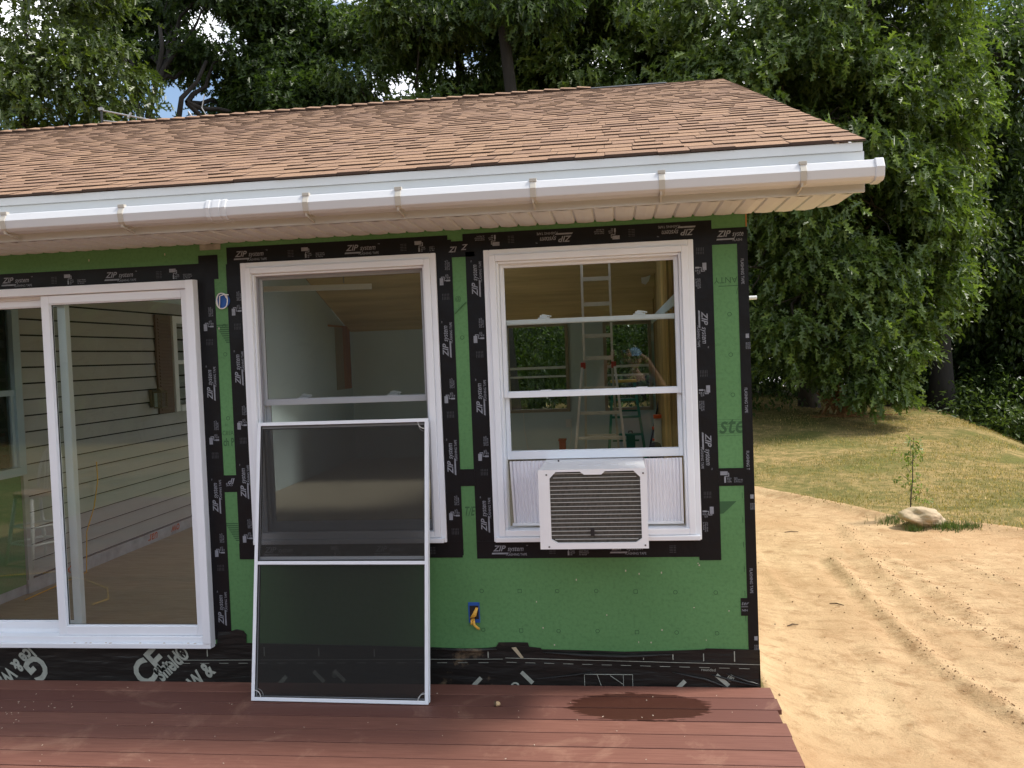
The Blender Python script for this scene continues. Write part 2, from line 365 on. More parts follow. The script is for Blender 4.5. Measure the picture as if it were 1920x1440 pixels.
M['leaf_mid'] = leaf_mat('mid_green_leaves', (.032, .056, .015), (.052, .086, .022), (.084, .128, .033), .38, .3)
M['leaf_dry'] = leaf_mat('dry_brown_leaves', (.16, .07, .025), (.24, .11, .035), (.30, .16, .05), .3)
M['grass_blade'] = leaf_mat('grass_blades', (.13, .130, .030), (.30, .235, .085), (.50, .35, .16), .3)

def ground_mat():
    m, n, l, b = nodes_of('sand_and_lawn'); t = N(n, 'TexCoord'); at = N(n, 'Attribute'); at.attribute_name = 'lawn'
    def nz(sc, det=6, ro=.6, dist=0., scale=None):
        z = N(n, 'TexNoise'); z.inputs['Scale'].default_value = sc; z.inputs['Detail'].default_value = det; z.inputs['Roughness'].default_value = ro; z.inputs['Distortion'].default_value = dist
        if scale:
            q = N(n, 'Mapping'); q.inputs['Scale'].default_value = scale; q.inputs['Rotation'].default_value = (0, 0, R(12)); l.new(t.outputs['Object'], q.inputs[0]); l.new(q.outputs[0], z.inputs['Vector'])
        else: l.new(t.outputs['Object'], z.inputs['Vector'])
        return z.outputs['Fac']
    s = mixc(n, l, ramp(n, l, nz(1.1, 8, .62, .4, (1.6, .7, 1)), (.36, 0), (.64, 1)), (.57, .40, .232), (.43, .285, .155))
    s = mixc(n, l, ramp(n, l, nz(6, 9, .72, .3), (.49, 0), (.66, .8)), s, (.30, .178, .088))
    s = mixc(n, l, ramp(n, l, nz(.42, 4, .5, .2), (.42, 0), (.62, .7)), s, (.44, .275, .145))
    s = mixc(n, l, ramp(n, l, nz(3.2, 7, .65, 0, (.5, 3.2, 1)), (.54, 0), (.68, .55)), s, (.33, .20, .10))
    s = mixc(n, l, ramp(n, l, nz(38, 6, .8), (.60, 0), (.72, .6)), s, (.17, .10, .05))
    s = mixc(n, l, ramp(n, l, nz(2.3, 7, .6), (.60, 0), (.75, .6)), s, (.68, .51, .31))
    g = mixc(n, l, ramp(n, l, nz(.45, 6, .6, .3), (.34, 0), (.56, 1)), (.175, .172, .046), (.47, .325, .145))
    g = mixc(n, l, ramp(n, l, nz(5, 7, .7), (.42, .7), (.60, 0)), g, (.105, .115, .030))
    g = mixc(n, l, ramp(n, l, nz(55, 4, .7), (.40, .6), (.62, 0)), g, (.055, .060, .018))
    ed = N(n, 'Math', operation='ADD'); z9 = nz(5, 6, .7); 
    k = N(n, 'MapRange'); k.inputs[3].default_value = -1.0; k.inputs[4].default_value = 1.0; l.new(z9, k.inputs[0]); l.new(k.outputs[0], ed.inputs[0]); l.new(at.outputs['Fac'], ed.inputs[1])
    mk = N(n, 'MapRange'); mk.inputs[1].default_value = .42; mk.inputs[2].default_value = .58; l.new(ed.outputs[0], mk.inputs[0])
    l.new(mixc(n, l, mk.outputs[0], s, g), b.inputs['Base Color']); b.inputs['Roughness'].default_value = .95; b.inputs['Specular IOR Level'].default_value = .1
    q = N(n, 'Bump'); q.inputs['Strength'].default_value = .8; q.inputs['Distance'].default_value = .035; l.new(nz(9, 9, .75, .3), q.inputs['Height'])
    q2 = N(n, 'Bump'); q2.inputs['Strength'].default_value = .6; q2.inputs['Distance'].default_value = .012; l.new(nz(60, 5, .7), q2.inputs['Height']); l.new(q.outputs[0], q2.inputs['Normal']); l.new(q2.outputs[0], b.inputs['Normal'])
    return m
M['ground'] = ground_mat()
#@@STRUCTURE
# ------------------------------------------------------------------ terrain
def sstep(a, b, x):
    t = np.clip((x-a)/(b-a), 0, 1); return t*t*(3-2*t)
GBX = [-60, -6, .5, 1.4, 2.2, 2.63, 2.9, 3.4, 3.85, 5.0, 7.0, 12, 80]
GBY = [10.5, 10.5, 9.7, 9.05, 7.75, 6.85, 6.35, 6.3, 5.75, 4.6, 2.2, -4, -40]
def vnoise(x, y, f, seed):
    """cheap smooth noise from a few sines"""
    r = np.random.RandomState(seed); o = 0
    for i in range(7):
        a = r.uniform(0, 6.28); k = f*r.uniform(.5, 1.8); o = o + np.sin((x*np.cos(a)+y*np.sin(a))*k + r.uniform(0, 6.28))
    return o/7
RUTS = [([(1.46, 4.6), (1.44, 3.37), (1.432, 2.2), (1.462, 1.44), (1.52, .99), (1.6, .68), (1.8, -.3)], .065),
        ([(2.02, 6.3), (1.92, 5.56), (1.81, 4.0), (1.77, 2.74), (1.98, 2.33), (2.09, 1.8), (2.3, .8)], .04),
        ([(2.0, 5.0), (2.06, 4.0), (2.10, 2.96), (2.09, 2.4), (2.3, 1.6)], .03),
        ([(2.6, 4.6), (2.8, 3.6), (3.0, 2.6)], .03), ([(1.1, 1.9), (1.0, .9), (.93, .0)], .022), ([(.6, 6), (.7, 4.5), (.75, 3)], .02)]
def seg_dist(x, y, pts):
    d = np.full(np.shape(x), 1e9)
    for (ax, ay), (bx, by) in zip(pts[:-1], pts[1:]):
        vx, vy = bx-ax, by-ay; t = np.clip(((x-ax)*vx+(y-ay)*vy)/(vx*vx+vy*vy), 0, 1)
        d = np.minimum(d, np.hypot(x-ax-t*vx, y-ay-t*vy))
    return d
def lawn_mask(x, y):
    gy = np.interp(x, GBX, GBY); front = sstep(-6.5, -7.5, y)
    return np.maximum(sstep(-.5, .5, y-gy+.16*vnoise(x, y, 2.6, 41)+.08*vnoise(x, y, 7, 42)), front)
def H(x, y):
    x = np.asarray(x, float); y = np.asarray(y, float)
    z = -.45 + .03*vnoise(x, y, 1.1, 3) + .015*vnoise(x, y, 3.5, 4)
    lm = lawn_mask(x, y); near = (1-lm)*(x > .1)*(x < 7)
    z = z + near*(.005*vnoise(x, y, 9, 5) + .004*vnoise(x, y, 22, 6))
    z = z + near*.16*np.exp(-np.maximum(x-.15, 0)/.22)*(y > -.3)
    for pts, h in RUTS:
        d = seg_dist(x, y, pts) + .02*vnoise(x, y, 14, 7)
        z = z + near*h*(.75*np.exp(-(d/.055)**2) - .45*np.exp(-((d-.13)/.07)**2))*(.6+.6*vnoise(x, y, 3, 8))
    gy = np.interp(x, GBX, GBY)
    z = z + .07*np.exp(-((y-gy+.15)/.25)**2)*(x > 0)*(x < 6)
    z = z + .12*sstep(0, 6, y-gy)*(x > -5)
    z = z + .55*sstep(10, 22, y)*(x > -3) - .07*np.maximum(0, np.minimum(x, 12)-3.5)*sstep(6, 10, y)
    crest = 6.4 + .14*(y-11.7) + np.maximum(0, 11-y)*.6
    dd = np.maximum(0, x-crest) + np.maximum(0, y-33)*.25
    z = z - np.where(y > -6, np.minimum(.48*dd*dd/(dd+1.2), 7.0), 0)
    return z
def axis_pts(lo, hi, a, b, fine, ratio=1.12):
    mid = list(np.arange(a, b+1e-6, fine)); st = fine; p = b; up = []
    while p < hi: st *= ratio; p += st; up.append(min(p, hi))
    st = fine; p = a; dn = []
    while p > lo: st *= ratio; p -= st; dn.append(max(p, lo))
    return np.array(dn[::-1]+mid+up)
def fast_mesh(name, V, nloop, mats, parent=None, attr=None, smooth=False, midx=None):
    """V (n,3); faces listed as (loops array, size per face)"""
    loops, sizes = nloop
    me = bpy.data.meshes.new(name); me.vertices.add(len(V)); me.vertices.foreach_set('co', np.asarray(V, np.float32).ravel())
    me.loops.add(len(loops)); me.loops.foreach_set('vertex_index', np.asarray(loops, np.int32))
    st = np.zeros(len(sizes), np.int32); st[1:] = np.cumsum(sizes)[:-1]
    me.polygons.add(len(sizes)); me.polygons.foreach_set('loop_start', st)
    if smooth: me.polygons.foreach_set('use_smooth', np.ones(len(sizes), bool))
    for m in (mats if isinstance(mats, (list, tuple)) else [mats]): me.materials.append(m)
    if midx is not None: me.polygons.foreach_set('material_index', midx)
    if attr is not None:
        a = me.attributes.new(attr[0], 'FLOAT', 'POINT'); a.data.foreach_set('value', np.asarray(attr[1], np.float32))
    me.update(calc_edges=True); me.validate()
    o = bpy.data.objects.new(name, me); COL.objects.link(o)
    if parent is not None: o.parent = parent
    return o
gx = axis_pts(-120, 160, .0, 5.5, .045); gy_ = axis_pts(-120, 160, -1.2, 10, .055)
GX, GY = np.meshgrid(gx, gy_); Vt = np.stack([GX, GY, H(GX, GY)], -1).reshape(-1, 3)
nx, ny = len(gx), len(gy_); ii = (np.arange(ny-1)[:, None]*nx + np.arange(nx-1)[None]).ravel()
Q = np.stack([ii, ii+1, ii+nx+1, ii+nx], 1)
ground = fast_mesh('ground', Vt, (Q.ravel(), np.full(len(Q), 4)), M['ground'], attr=('lawn', lawn_mask(GX, GY).ravel()), smooth=True)
tag(ground, kind='structure')

# ------------------------------------------------------------------ deck
mb = MB(); rg = random.Random(5); yb = -.012; k = 0
while yb > -6.6:
    xe = .05 + rg.uniform(-.012, .012)
    mb.box(-7.5, xe, yb-.1365, yb, -.026+rg.uniform(-.0008, .0008), rg.uniform(-.0012, .0), 0); yb -= .1445; k += 1
deck = mb.build('deck', M['deck'], bevel=.002); tag(deck, kind='structure')
mb = MB()
mb.box(-7.4, -.02, -6.5, -.05, -.20, -.03)
for x in (-7, -4.7, -2.4, -.2): 
    for y in (-6.2, -3.2, -.4): mb.box(x-.07, x+.07, y-.07, y+.07, -.7, -.19)
df = mb.build('deck_framing', M['cedar']); tag(df, kind='structure')

# ------------------------------------------------------------------ house
house = empty('house', (-2.5, 0, 0), 'single storey house addition in green sheathing with tan shingle roof, white gutter and taped windows', 'house')
XL, YB = -9.0, 9.0        # left end, back wall
def wall(name, parent, o, u, v, nrm, us, vs, holes, th, mats):
    """planar wall with rectangular holes: front grid, back grid, reveals"""
    o, u, v, nrm = map(Vector, (o, u, v, nrm)); b = MB()
    us = sorted(set(us + [h[0] for h in holes] + [h[1] for h in holes])); vs = sorted(set(vs + [h[2] for h in holes] + [h[3] for h in holes]))
    P = lambda a, c, d: o + u*a + v*c - nrm*d
    ins = lambda a, c: any(h[0] < a < h[1] and h[2] < c < h[3] for h in holes)
    for i in range(len(us)-1):
        for j in range(len(vs)-1):
            if ins((us[i]+us[i+1])/2, (vs[j]+vs[j+1])/2): continue
            a, c, d, e = us[i], us[i+1], vs[j], vs[j+1]
            b.quad([P(a, d, 0), P(c, d, 0), P(c, e, 0), P(a, e, 0)], 0)
            b.quad([P(a, d, th), P(a, e, th), P(c, e, th), P(c, d, th)], 1)
    def edge(a, c, d, e, m):
        b.quad([P(a, c, 0), P(d, e, 0), P(d, e, th), P(a, c, th)], m)
    for h in holes:
        edge(h[0], h[2], h[0], h[3], 2); edge(h[1], h[3], h[1], h[2], 2); edge(h[0], h[3], h[1], h[3], 2); edge(h[1], h[2], h[0], h[2], 2)
    a, c, d, e = us[0], us[-1], vs[0], vs[-1]
    edge(a, e, a, d, 0); edge(c, d, c, e, 0); edge(c, e, a, e, 0); edge(a, d, c, d, 0)
    return b.build(name, mats, parent)
wall_front = wall('wall', house, (0, 0, 0), (1, 0, 0), (0, 0, 1), (0, -1, 0), [XL, 0], [-.6, 2.66],
     [(-4.85, -3.03, .215, 2.27), (-2.69, -1.70, .835, 2.31), (-1.322, -.333, .835, 2.31)], .14, [M['green'], M['drywall'], M['stud']])
wall('back_wall', house, (0, YB+.14, 0), (1, 0, 0), (0, 0, 1), (0, 1, 0), [XL, 0], [-.6, 2.66],
     [(-2.45, -1.47, .885, 2.29), (-.90, -.17, .875, 2.25)], .14, [M['green'], M['drywall'], M['stud']])
wall('side_wall', house, (0, 0, 0), (0, 1, 0), (0, 0, 1), (1, 0, 0), [.14, YB], [-.6, 2.66],
     [(.5, .9, .25, 2.45), (1.2, 2.92, .22, 2.50)], .012, [M['green'], M['green'], M['stud']])  # openings added out of view to let daylight into the room
mb = MB(); mb.prism([(.0, 2.66), (9.14, 2.66), (4.57, 4.33)], 'x', -.012, 0); mb.build('gable_wall', M['green'], house)
mb = MB(); mb.box(-.004, .0025, -.0035, .03, 2.415, 2.478); mb.build('corner_post', M['raw_wood'], house)
# inside : floor, ceiling, studs, left wall
mb = MB(); mb.box(-5.0, -.02, .141, 8.99, .12, .2); sf = mb.build('subfloor', M['subfloor'], house)
mb = MB()
def ceil(y0, z0, y1, z1):
    n = 12
    for i in range(n):
        a, b = i/n, (i+1)/n; p = lambda t, d: (y0+(y1-y0)*t, z0+(z1-z0)*t + d)
        pa, pb, pc, pd = p(a+.0015, 0), p(b-.0015, 0), p(b-.0015, .02), p(a+.0015, .02)
        for xa, xb in (((-5.0, -3.3), (-.3, -.1)) if 4.7 < (pa[0]+pb[0])/2 < 6.8 else ((-5.0, -.1),)): mb.prism([pa, pb, pc, pd], 'x', xa, xb)  # unseen gap added in the ceiling to bring daylight inside
ceil(.14, 2.47, 4.47, 3.95); ceil(8.99, 2.27, 4.47, 3.95); mb.build('ceiling', M['ply'], house)
for i in range(14):
    y = 2.95 + i*.4064
    if y > 8.95: break
    zt = 3.93 - abs(y-4.47)*.36 if True else 0
    mb = MB(); mb.box(-.15, -.014, y, y+.038, .2, zt-.02); mb.build('stud', M['stud'], house)
mb = MB(); mb.box(-.155, -.0145, 2.95, 8.98, 2.20, 2.30); mb.build('wall_plate', M['drywall'], house)
# old outside wall on the left, seen through the door
mb = MB(); y0, y1 = 1.14, 3.95
zz = .30
while zz < 2.42:
    mb.prism([(-4.997, zz+.012), (-4.974, zz+.012), (-4.976, zz+.020), (-4.994, zz+.118), (-4.997, zz+.118)], 'y', y0, y1); zz += .118
mb.box(-5.0, -4.965, 1.092, 1.139, .30, 2.44); mb.box(-5.001, -4.9975, y0, y1, .30, 2.42, 1)  # dark backing in the gaps paints the shadow line under each lap
mb.build('old_siding', [M['lap'], M['shade_backing']], house)
mb = MB(); mb.prism([(.14, .2), (8.99, .2), (8.99, 2.26), (4.47, 3.94), (.14, 2.46)], 'x', -5.03, -5.002); mb.build('partition_wall', M['drywall'], house)
mb = MB(); mb.box(-5.0, -4.985, .15, 1.09, .27, 1.06); mb.build('green_panel', M['green'], house)
mb = MB(); mb.box(-5.0, -4.972, 1.092, 3.95, .2, .298); mb.box(-5.0, -4.99, .15, 1.09, .2, .268)
bf = mb.build('base_flashing', mat('pale_flashing', (.42, .43, .47), .5, var=(7, .3)), house)
mb = MB(); rr = random.Random(8)
for s, p in (('xe', 1.28), ('uar', 2.55), ('ow', 2.95)):
    put_text(mb, s, (-4.9705, p+.3, .285), (0, -1, 0), (0, 0, -1), .12, .2, .01)
mb.build('red_print', mat('torn_red_print', (.55, .10, .03), .6, var=(30, .5)), bf)
def ring(mb, x0, x1, z0, z1, wl, y0, y1, wt=None, wb=None, m=0):
    wt = wl if wt is None else wt; wb = wl if wb is None else wb
    mb.box(x0, x0+wl, y0, y1, z0, z1, m); mb.box(x1-wl, x1, y0, y1, z0, z1, m)
    mb.box(x0+wl, x1-wl, y0, y1, z1-wt, z1, m); mb.box(x0+wl, x1-wl, y0, y1, z0, z0+wb, m)
# old window (faces +x) : built in its own wall plane
def side_window(y0, y1, z0, z1, zm, m):
    mb = MB(); x0, x1 = -4.998, -4.94
    mb.box(x0, x1, y0, y0+.07, z0, z1); mb.box(x0, x1, y1-.07, y1, z0, z1); mb.box(x0, x1, y0+.07, y1-.07, z1-.07, z1); mb.box(x0, x1+.02, y0+.07, y1-.07, z0, z0+.06)
    o = mb.build('window', m, house)
    mb = MB(); mb.box(x0, x1-.012, y0+.07, y1-.07, zm-.02, zm+.02); mb.box(x0, x1-.02, y1-.10, y1-.07, z0+.06, zm-.02); mb.build('sash', m, o)
    mb = MB(); mb.quad([(-4.975, y0+.07, z0+.05), (-4.975, y1-.07, z0+.05), (-4.975, y1-.07, z1-.05), (-4.975, y0+.07, z1-.05)]); mb.build('glass_pane', M['glass'], o)
    mb = MB(); mb.box(-4.9975, -4.993, y0+.02, y1-.02, z0+.02, z1-.02); mb.build('shade_backing', M['shade_backing'], o)  # near black sheet standing in for the unlit room behind the glass
    return o
side_window(.18, 1.10, 1.07, 2.32, 1.66, M['blue_trim'])
side_window(3.25, 3.90, 1.37, 2.30, 1.85, M['vinyl'])
mb = MB(); mb.box(-4.975, -4.955, 2.97, 3.24, 1.37, 2.30)
for i in range(28): mb.prism([(-4.955, 1.40+i*.0315), (-4.945, 1.40+i*.0315), (-4.955, 1.425+i*.0315)], 'y', 3.0, 3.21)
mb.build('shutter', M['shutter'], house)
mb = MB(); mb.box(-4.975, -4.95, 2.83, 2.91, 1.44, 1.60); mb.box(-4.95, -4.90, 2.86, 2.88, 1.575, 1.585); mb.box(-4.93, -4.85, 2.82, 2.92, 1.57, 1.585)
mb.box(-4.93, -4.85, 2.82, 2.92, 1.43, 1.44)
for a in (-4.93, -4.856):
    for c in (2.82, 2.914): mb.box(a, a+.006, c, c+.006, 1.44, 1.57)
mb.prism([(-4.92, 1.585), (-4.86, 1.585), (-4.89, 1.62)], 'y', 2.84, 2.90)
wl = mb.build('wall_lantern', M['brass'], house)
mb = MB(); mb.box(-4.925, -4.858, 2.828, 2.912, 1.442, 1.568); mb.build('lantern_glass', M['clear'], wl)
# timber framed niche in the left wall, seen through the screened window
mb = MB(); mb.box(-5.0, -4.985, 8.55, 8.90, 1.36, 2.36); mb.box(-5.0, -4.975, 7.9, 8.55, 2.33, 2.36); nich = mb.build('timber_jamb', M['cedar'], house)
mb = MB(); mb.box(-5.0, -4.99, 8.2, 8.55, 1.36, 2.33); mb.build('niche_back', mat('tan_board', (.36, .31, .22), .8), nich)

# roof ------------------------------------------------------------
XR = .47; EY, EZ = -.475, 2.712; RY, RZ = 4.468, 4.528
sl = Vector((0, RY-EY, RZ-EZ)); SLEN = sl.length; sd = sl.normalized(); sn = Vector((0, -sd.z, sd.y))
mb = MB(); mb.prism([(EY+.05, EZ-.04), (RY, RZ-.03), (RY, RZ-.16), (EY+.05, EZ-.16)], 'x', XL, XR-.02)
rz = lambda y, d: RZ-.03-d-(y-RY)*(RZ-EZ)/(RY-EY)
for (xa, xb, ya, yb) in ((XL, -3.3, RY, 2*RY-EY), (-.3, XR-.02, RY, 2*RY-EY), (-3.3, -.3, RY, 4.7), (-3.3, -.3, 6.85, 2*RY-EY)):  # back slope left open over the ceiling gap, added for daylight
    mb.prism([(ya, rz(ya, 0)), (yb, rz(yb, 0)), (yb, rz(yb, .13)), (ya, rz(ya, .13))], 'x', xa, xb)
roof = mb.build('roof', M['shingle'], house)
mb = MB(); rg = random.Random(11); ex = .1435; k = 0; E0 = Vector((0, EY, EZ))
while k*ex < SLEN-.03:
    s0 = k*ex; s1 = min(s0+ex*1.25, SLEN); x = XL + rg.uniform(0, .25); hi = rg.random() < .5
    while x < XR:
        wdt = rg.choice((.10, .12, .14, .165, .19, .22)) * rg.uniform(.85, 1.15); xe = min(x+wdt, XR)
        if XR-xe < .05: xe = XR
        t = (.0101 if hi else .0062) + rg.uniform(-.0005, .0006); ds = rg.uniform(-.003, .003)
        if rg.random() < .12: ds += .004
        def P(xx, s, h): return tuple(E0 + Vector((xx, 0, 0)) + sd*s + sn*h)
        b = len(mb.v); g = .0012
        mb.v += [P(x+g, s0+ds, -.004), P(xe-g, s0+ds, -.004), P(xe-g, s1, 0), P(x+g, s1, 0), P(x+g, s0+ds, t), P(xe-g, s0+ds, t), P(xe-g, s1, .002), P(x+g, s1, .002)]
        for f in ((0,3,2,1),(4,5,6,7),(0,1,5,4),(1,2,6,5),(2,3,7,6),(3,0,4,7)): mb.f.append(tuple(b+i for i in f)); mb.m.append(1 if f in ((0,1,5,4),(1,2,6,5),(3,0,4,7)) else 0)
        x = xe; hi = not hi if rg.random() < .8 else hi
    k += 1
mb.build('shingles', [M['shingle'], M['edge']], roof)
mb = MB(); x = XL
sdn = Vector((0, -sd.y, -sd.z)); 
while x < -.92:
    x1 = min(x+.17, -.90); a = Vector((0, RY, RZ))
    for sgn in (1, -1):
        dn = Vector((0, -sgn*sd.y, -sd.z)); nn = Vector((0, -sgn*sd.z, sd.y))
        for (xa, ha, xb, hb) in ((x, .036, x1, .020),):
            q = [a+nn*ha, a+dn*.15+nn*ha, a+dn*.15+nn*hb, a+nn*hb]
            b = len(mb.v)
            pts = [Vector((xa, 0, 0))+a+Vector((0, 0, ha*1.06)), Vector((xa, 0, 0))+a+dn*.15+nn*ha, Vector((xb+.03, 0, 0))+a+dn*.15+nn*hb, Vector((xb+.03, 0, 0))+a+Vector((0, 0, hb*1.06))]
            low = [p - nn*.017 for p in pts]
            mb.v += [tuple(p) for p in pts+low]
            for f in ((0,1,2,3),(7,6,5,4),(0,4,5,1),(1,5,6,2),(2,6,7,3),(3,7,4,0)): mb.f.append(tuple(b+i for i in f)); mb.m.append(0 if f == (0,1,2,3) else 1)
    x = x1
mb.build('ridge_cap', [M['shingle'], M['edge']], roof)
mb = MB(); a = Vector((0, RY, RZ))
for sgn in (1, -1):
    dn = Vector((0, -sgn*sd.y, -sd.z)); nn = Vector((0, -sgn*sd.z, sd.y))
    mb.quad([Vector((-.9, 0, 0))+a+Vector((0, 0, .014)), Vector((-.10, 0, 0))+a+Vector((0, 0, .014)), Vector((-.10, 0, 0))+a+dn*.16+nn*.013, Vector((-.9, 0, 0))+a+dn*.14+nn*.013])
mb.build('roof_felt', M['felt'], roof)
# fascia, soffit, gutter
mb = MB(); mb.box(XL, .466, -.455, -.435, 2.481, 2.666); mb.box(XL, .458, -.466, -.436, 2.667, 2.706)
mb.box(-.951, -.949, -.4562, -.455, 2.482, 2.665)
mb.build('fascia', M['white_metal'], house, bevel=.002)
mb = MB(); mb.prism([(-.43, 2.53), (RY, RZ-.20), (9.35, 2.53), (9.35, 2.69), (RY, RZ-.04), (-.43, 2.69)], 'x', .452, .464); mb.build('rake_board', M['white_metal'], house)
mb = MB(); x = XL; pr = []
while x < .40:
    pr += [(x, 2.4815), (x+.045, 2.478), (x+.085, 2.4805), (x+.0925, 2.494)]; x += .1016
pr = [p for p in pr if p[0] < .40] + [(.42, 2.48)]
for (xa, za), (xb, zb) in zip(pr[:-1], pr[1:]):
    e = lambda xx: -.006 if xx < .25 else -.006-(xx-.25)**2*5
    mb.quad([(xa, -.436, za), (xa, e(xa), za), (xb, e(xb), zb), (xb, -.436, zb)])
    mb.quad([(xa, -.436, 2.52), (xb, -.436, 2.52), (xb, e(xb), 2.52), (xa, e(xa), 2.52)])
    mb.quad([(xa, e(xa), za), (xa, e(xa), 2.52), (xb, e(xb), 2.52), (xb, e(xb), zb)])
mb.build('soffit', M['soffit'], house)
gp = [(-.456, 2.600), (-.566, 2.604), (-.570, 2.600), (-.587, 2.566), (-.578, 2.527), (-.560, 2.515), (-.490, 2.512), (-.462, 2.530)]
mb = MB(); mb.prism(gp, 'x', XL, .49); gut = mb.build('gutter', M['gutter'], house, bevel=.003)
def off(prof, d):
    c = (sum(p[0] for p in prof)/len(prof), sum(p[1] for p in prof)/len(prof)); o = []
    for p in prof:
        v = Vector((p[0]-c[0], p[1]-c[1])); o.append((p[0]+v.normalized().x*d, p[1]+v.normalized().y*d))
    return o
mb = MB(); mb.prism(off(gp, .007), 'x', .478, .517); mb.build('end_cap', M['gutter'], gut, bevel=.004)
mb = MB(); g2 = off(gp, .006)
for a, b in ((-2.655, -2.635), (-2.622, -2.585), (-2.572, -2.552)): mb.prism(g2, 'x', a, b)
mb.prism(off(gp, .003), 'x', -2.64, -2.56); mb.build('joint_collar', M['gutter'], gut, bevel=.002)
for bx in (-5.0, -4.35, -3.734, -3.1, -2.149, -1.693, -1.048, -.456, .17):
    mb = MB(); g3 = off(gp, .0035); mb.prism(g3, 'x', bx-.014, bx+.014); mb.box(bx-.017, bx+.017, -.577, -.552, 2.598, 2.614)
    mb.bar((bx-.004, -.577, 2.545), (bx-.004, -.560, 2.503), .010, .010); mb.bar((bx-.004, -.565, 2.506), (bx-.004, -.458, 2.490), .009, .009)
    mb.build('bracket', M['bracket'], gut, bevel=.0015)

# windows ---------------------------------------------------------
def dh_window(xa, xb, raised, with_screen):
    z0, z1 = .787, 2.362
    mb = MB(); ring(mb, xa, xb, z0, z1, .030, -.020, 0); ring(mb, xa+.030, xb-.030, z0+.030, z1-.030, .034, -.034, 0)
    ring(mb, xa+.064, xb-.064, z0+.050, z1-.064, .012, -.014, .11)
    mb.box(xa+.01, xb-.01, -.045, -.020, z0+.002, z0+.028)
    wn = mb.build('window', M['vinyl'], house, bevel=.0035)
    a, b = xa+.076, xb-.076; lo, hi = z0+.062, z1-.076
    def sash(y0, za, zb, rb, rt):
        mb = MB(); ring(mb, a+.0015, b-.0015, za, zb, .019, y0, y0+.030, rt, rb); ring(mb, a+.0205, b-.0205, za+rb, zb-rt, .004, y0+.008, y0+.022)
        s = mb.build('sash', M['vinyl'], wn, bevel=.002)
        return s, (a+.0235, b-.0235, za+rb+.003, zb-rt-.003, y0+.015)
    panes = []
    s, p = sash(.030, 1.562, hi, .031, .016); panes.append(p)
    if raised: s2, p = sash(.066, 1.222, 1.985, .043, .024); zl = 1.985
    else: s2, p = sash(.066, lo, 1.598, .045, .03); zl = 1.598
    panes.append(p)
    for p in panes:
        mb = MB(); mb.quad([(p[0], p[4], p[2]), (p[1], p[4], p[2]), (p[1], p[4], p[3]), (p[0], p[4], p[3])]); mb.build('glass_pane', M['glass'], wn)
        mb = MB(); ring(mb, p[0]-.002, p[1]+.002, p[2]-.002, p[3]+.002, .004, p[4]-.002, p[4]+.0025); mb.build('gasket', M['seal'], wn)
    for t in (.24, .78):
        x = a+(b-a)*t; mb = MB(); mb.box(x-.032, x+.032, .068, .094, zl, zl+.008); mb.box(x-.022, x+.018, .072, .090, zl+.008, zl+.020); mb.bar((x-.01, .08, zl+.022), (x+.042, .075, zl+.012), .008, .012)
        mb.build('sash_lock', M['vinyl'], wn, bevel=.002)
        mb = MB(); mb.box(x-.03, x+.03, .035, .058, 1.5935, 1.600); mb.build('tilt_latch', M['vinyl'], wn, bevel=.002)
    if with_screen:
        mb = MB(); ring(mb, a+.0005, b-.0005, lo, hi, .010, .013, .021); mb.build('screen_frame', M['grey_alu'], wn)
        mb = MB(); mb.quad([(a+.01, .017, lo+.01), (b-.01, .017, lo+.01), (b-.01, .017, hi-.01), (a+.01, .017, hi-.01)]); mb.build('insect_screen', M['screen'], wn)
    return wn
win_right = dh_window(-1.380, -.275, True, False); win_left = dh_window(-2.749, -1.642, False, True)
def back_window(xa, xb, z0, z1):
    mb = MB(); ring(mb, xa, xb, z0, z1, .05, YB-.03, YB+.06); w_ = mb.build('window', mat('tan_window_frame', (.34, .29, .22), .6), house)
    zm = (z0+z1)/2; mb = MB(); mb.box(xa+.05, xb-.05, YB, YB+.03, zm-.02, zm+.02); mb.box(xa+.05, xb-.05, YB+.03, YB+.05, z0+.40*(z1-z0)-.015, z0+.40*(z1-z0)+.015); mb.build('sash', M['vinyl'], w_)
    mb = MB(); mb.quad([(xa+.05, YB+.035, z0+.05), (xb-.05, YB+.035, z0+.05), (xb-.05, YB+.035, z1-.05), (xa+.05, YB+.035, z1-.05)]); mb.build('glass_pane', M['glass'], w_)
back_window(-2.46, -1.46, .87, 2.28); back_window(-.91, -.16, .86, 2.26)
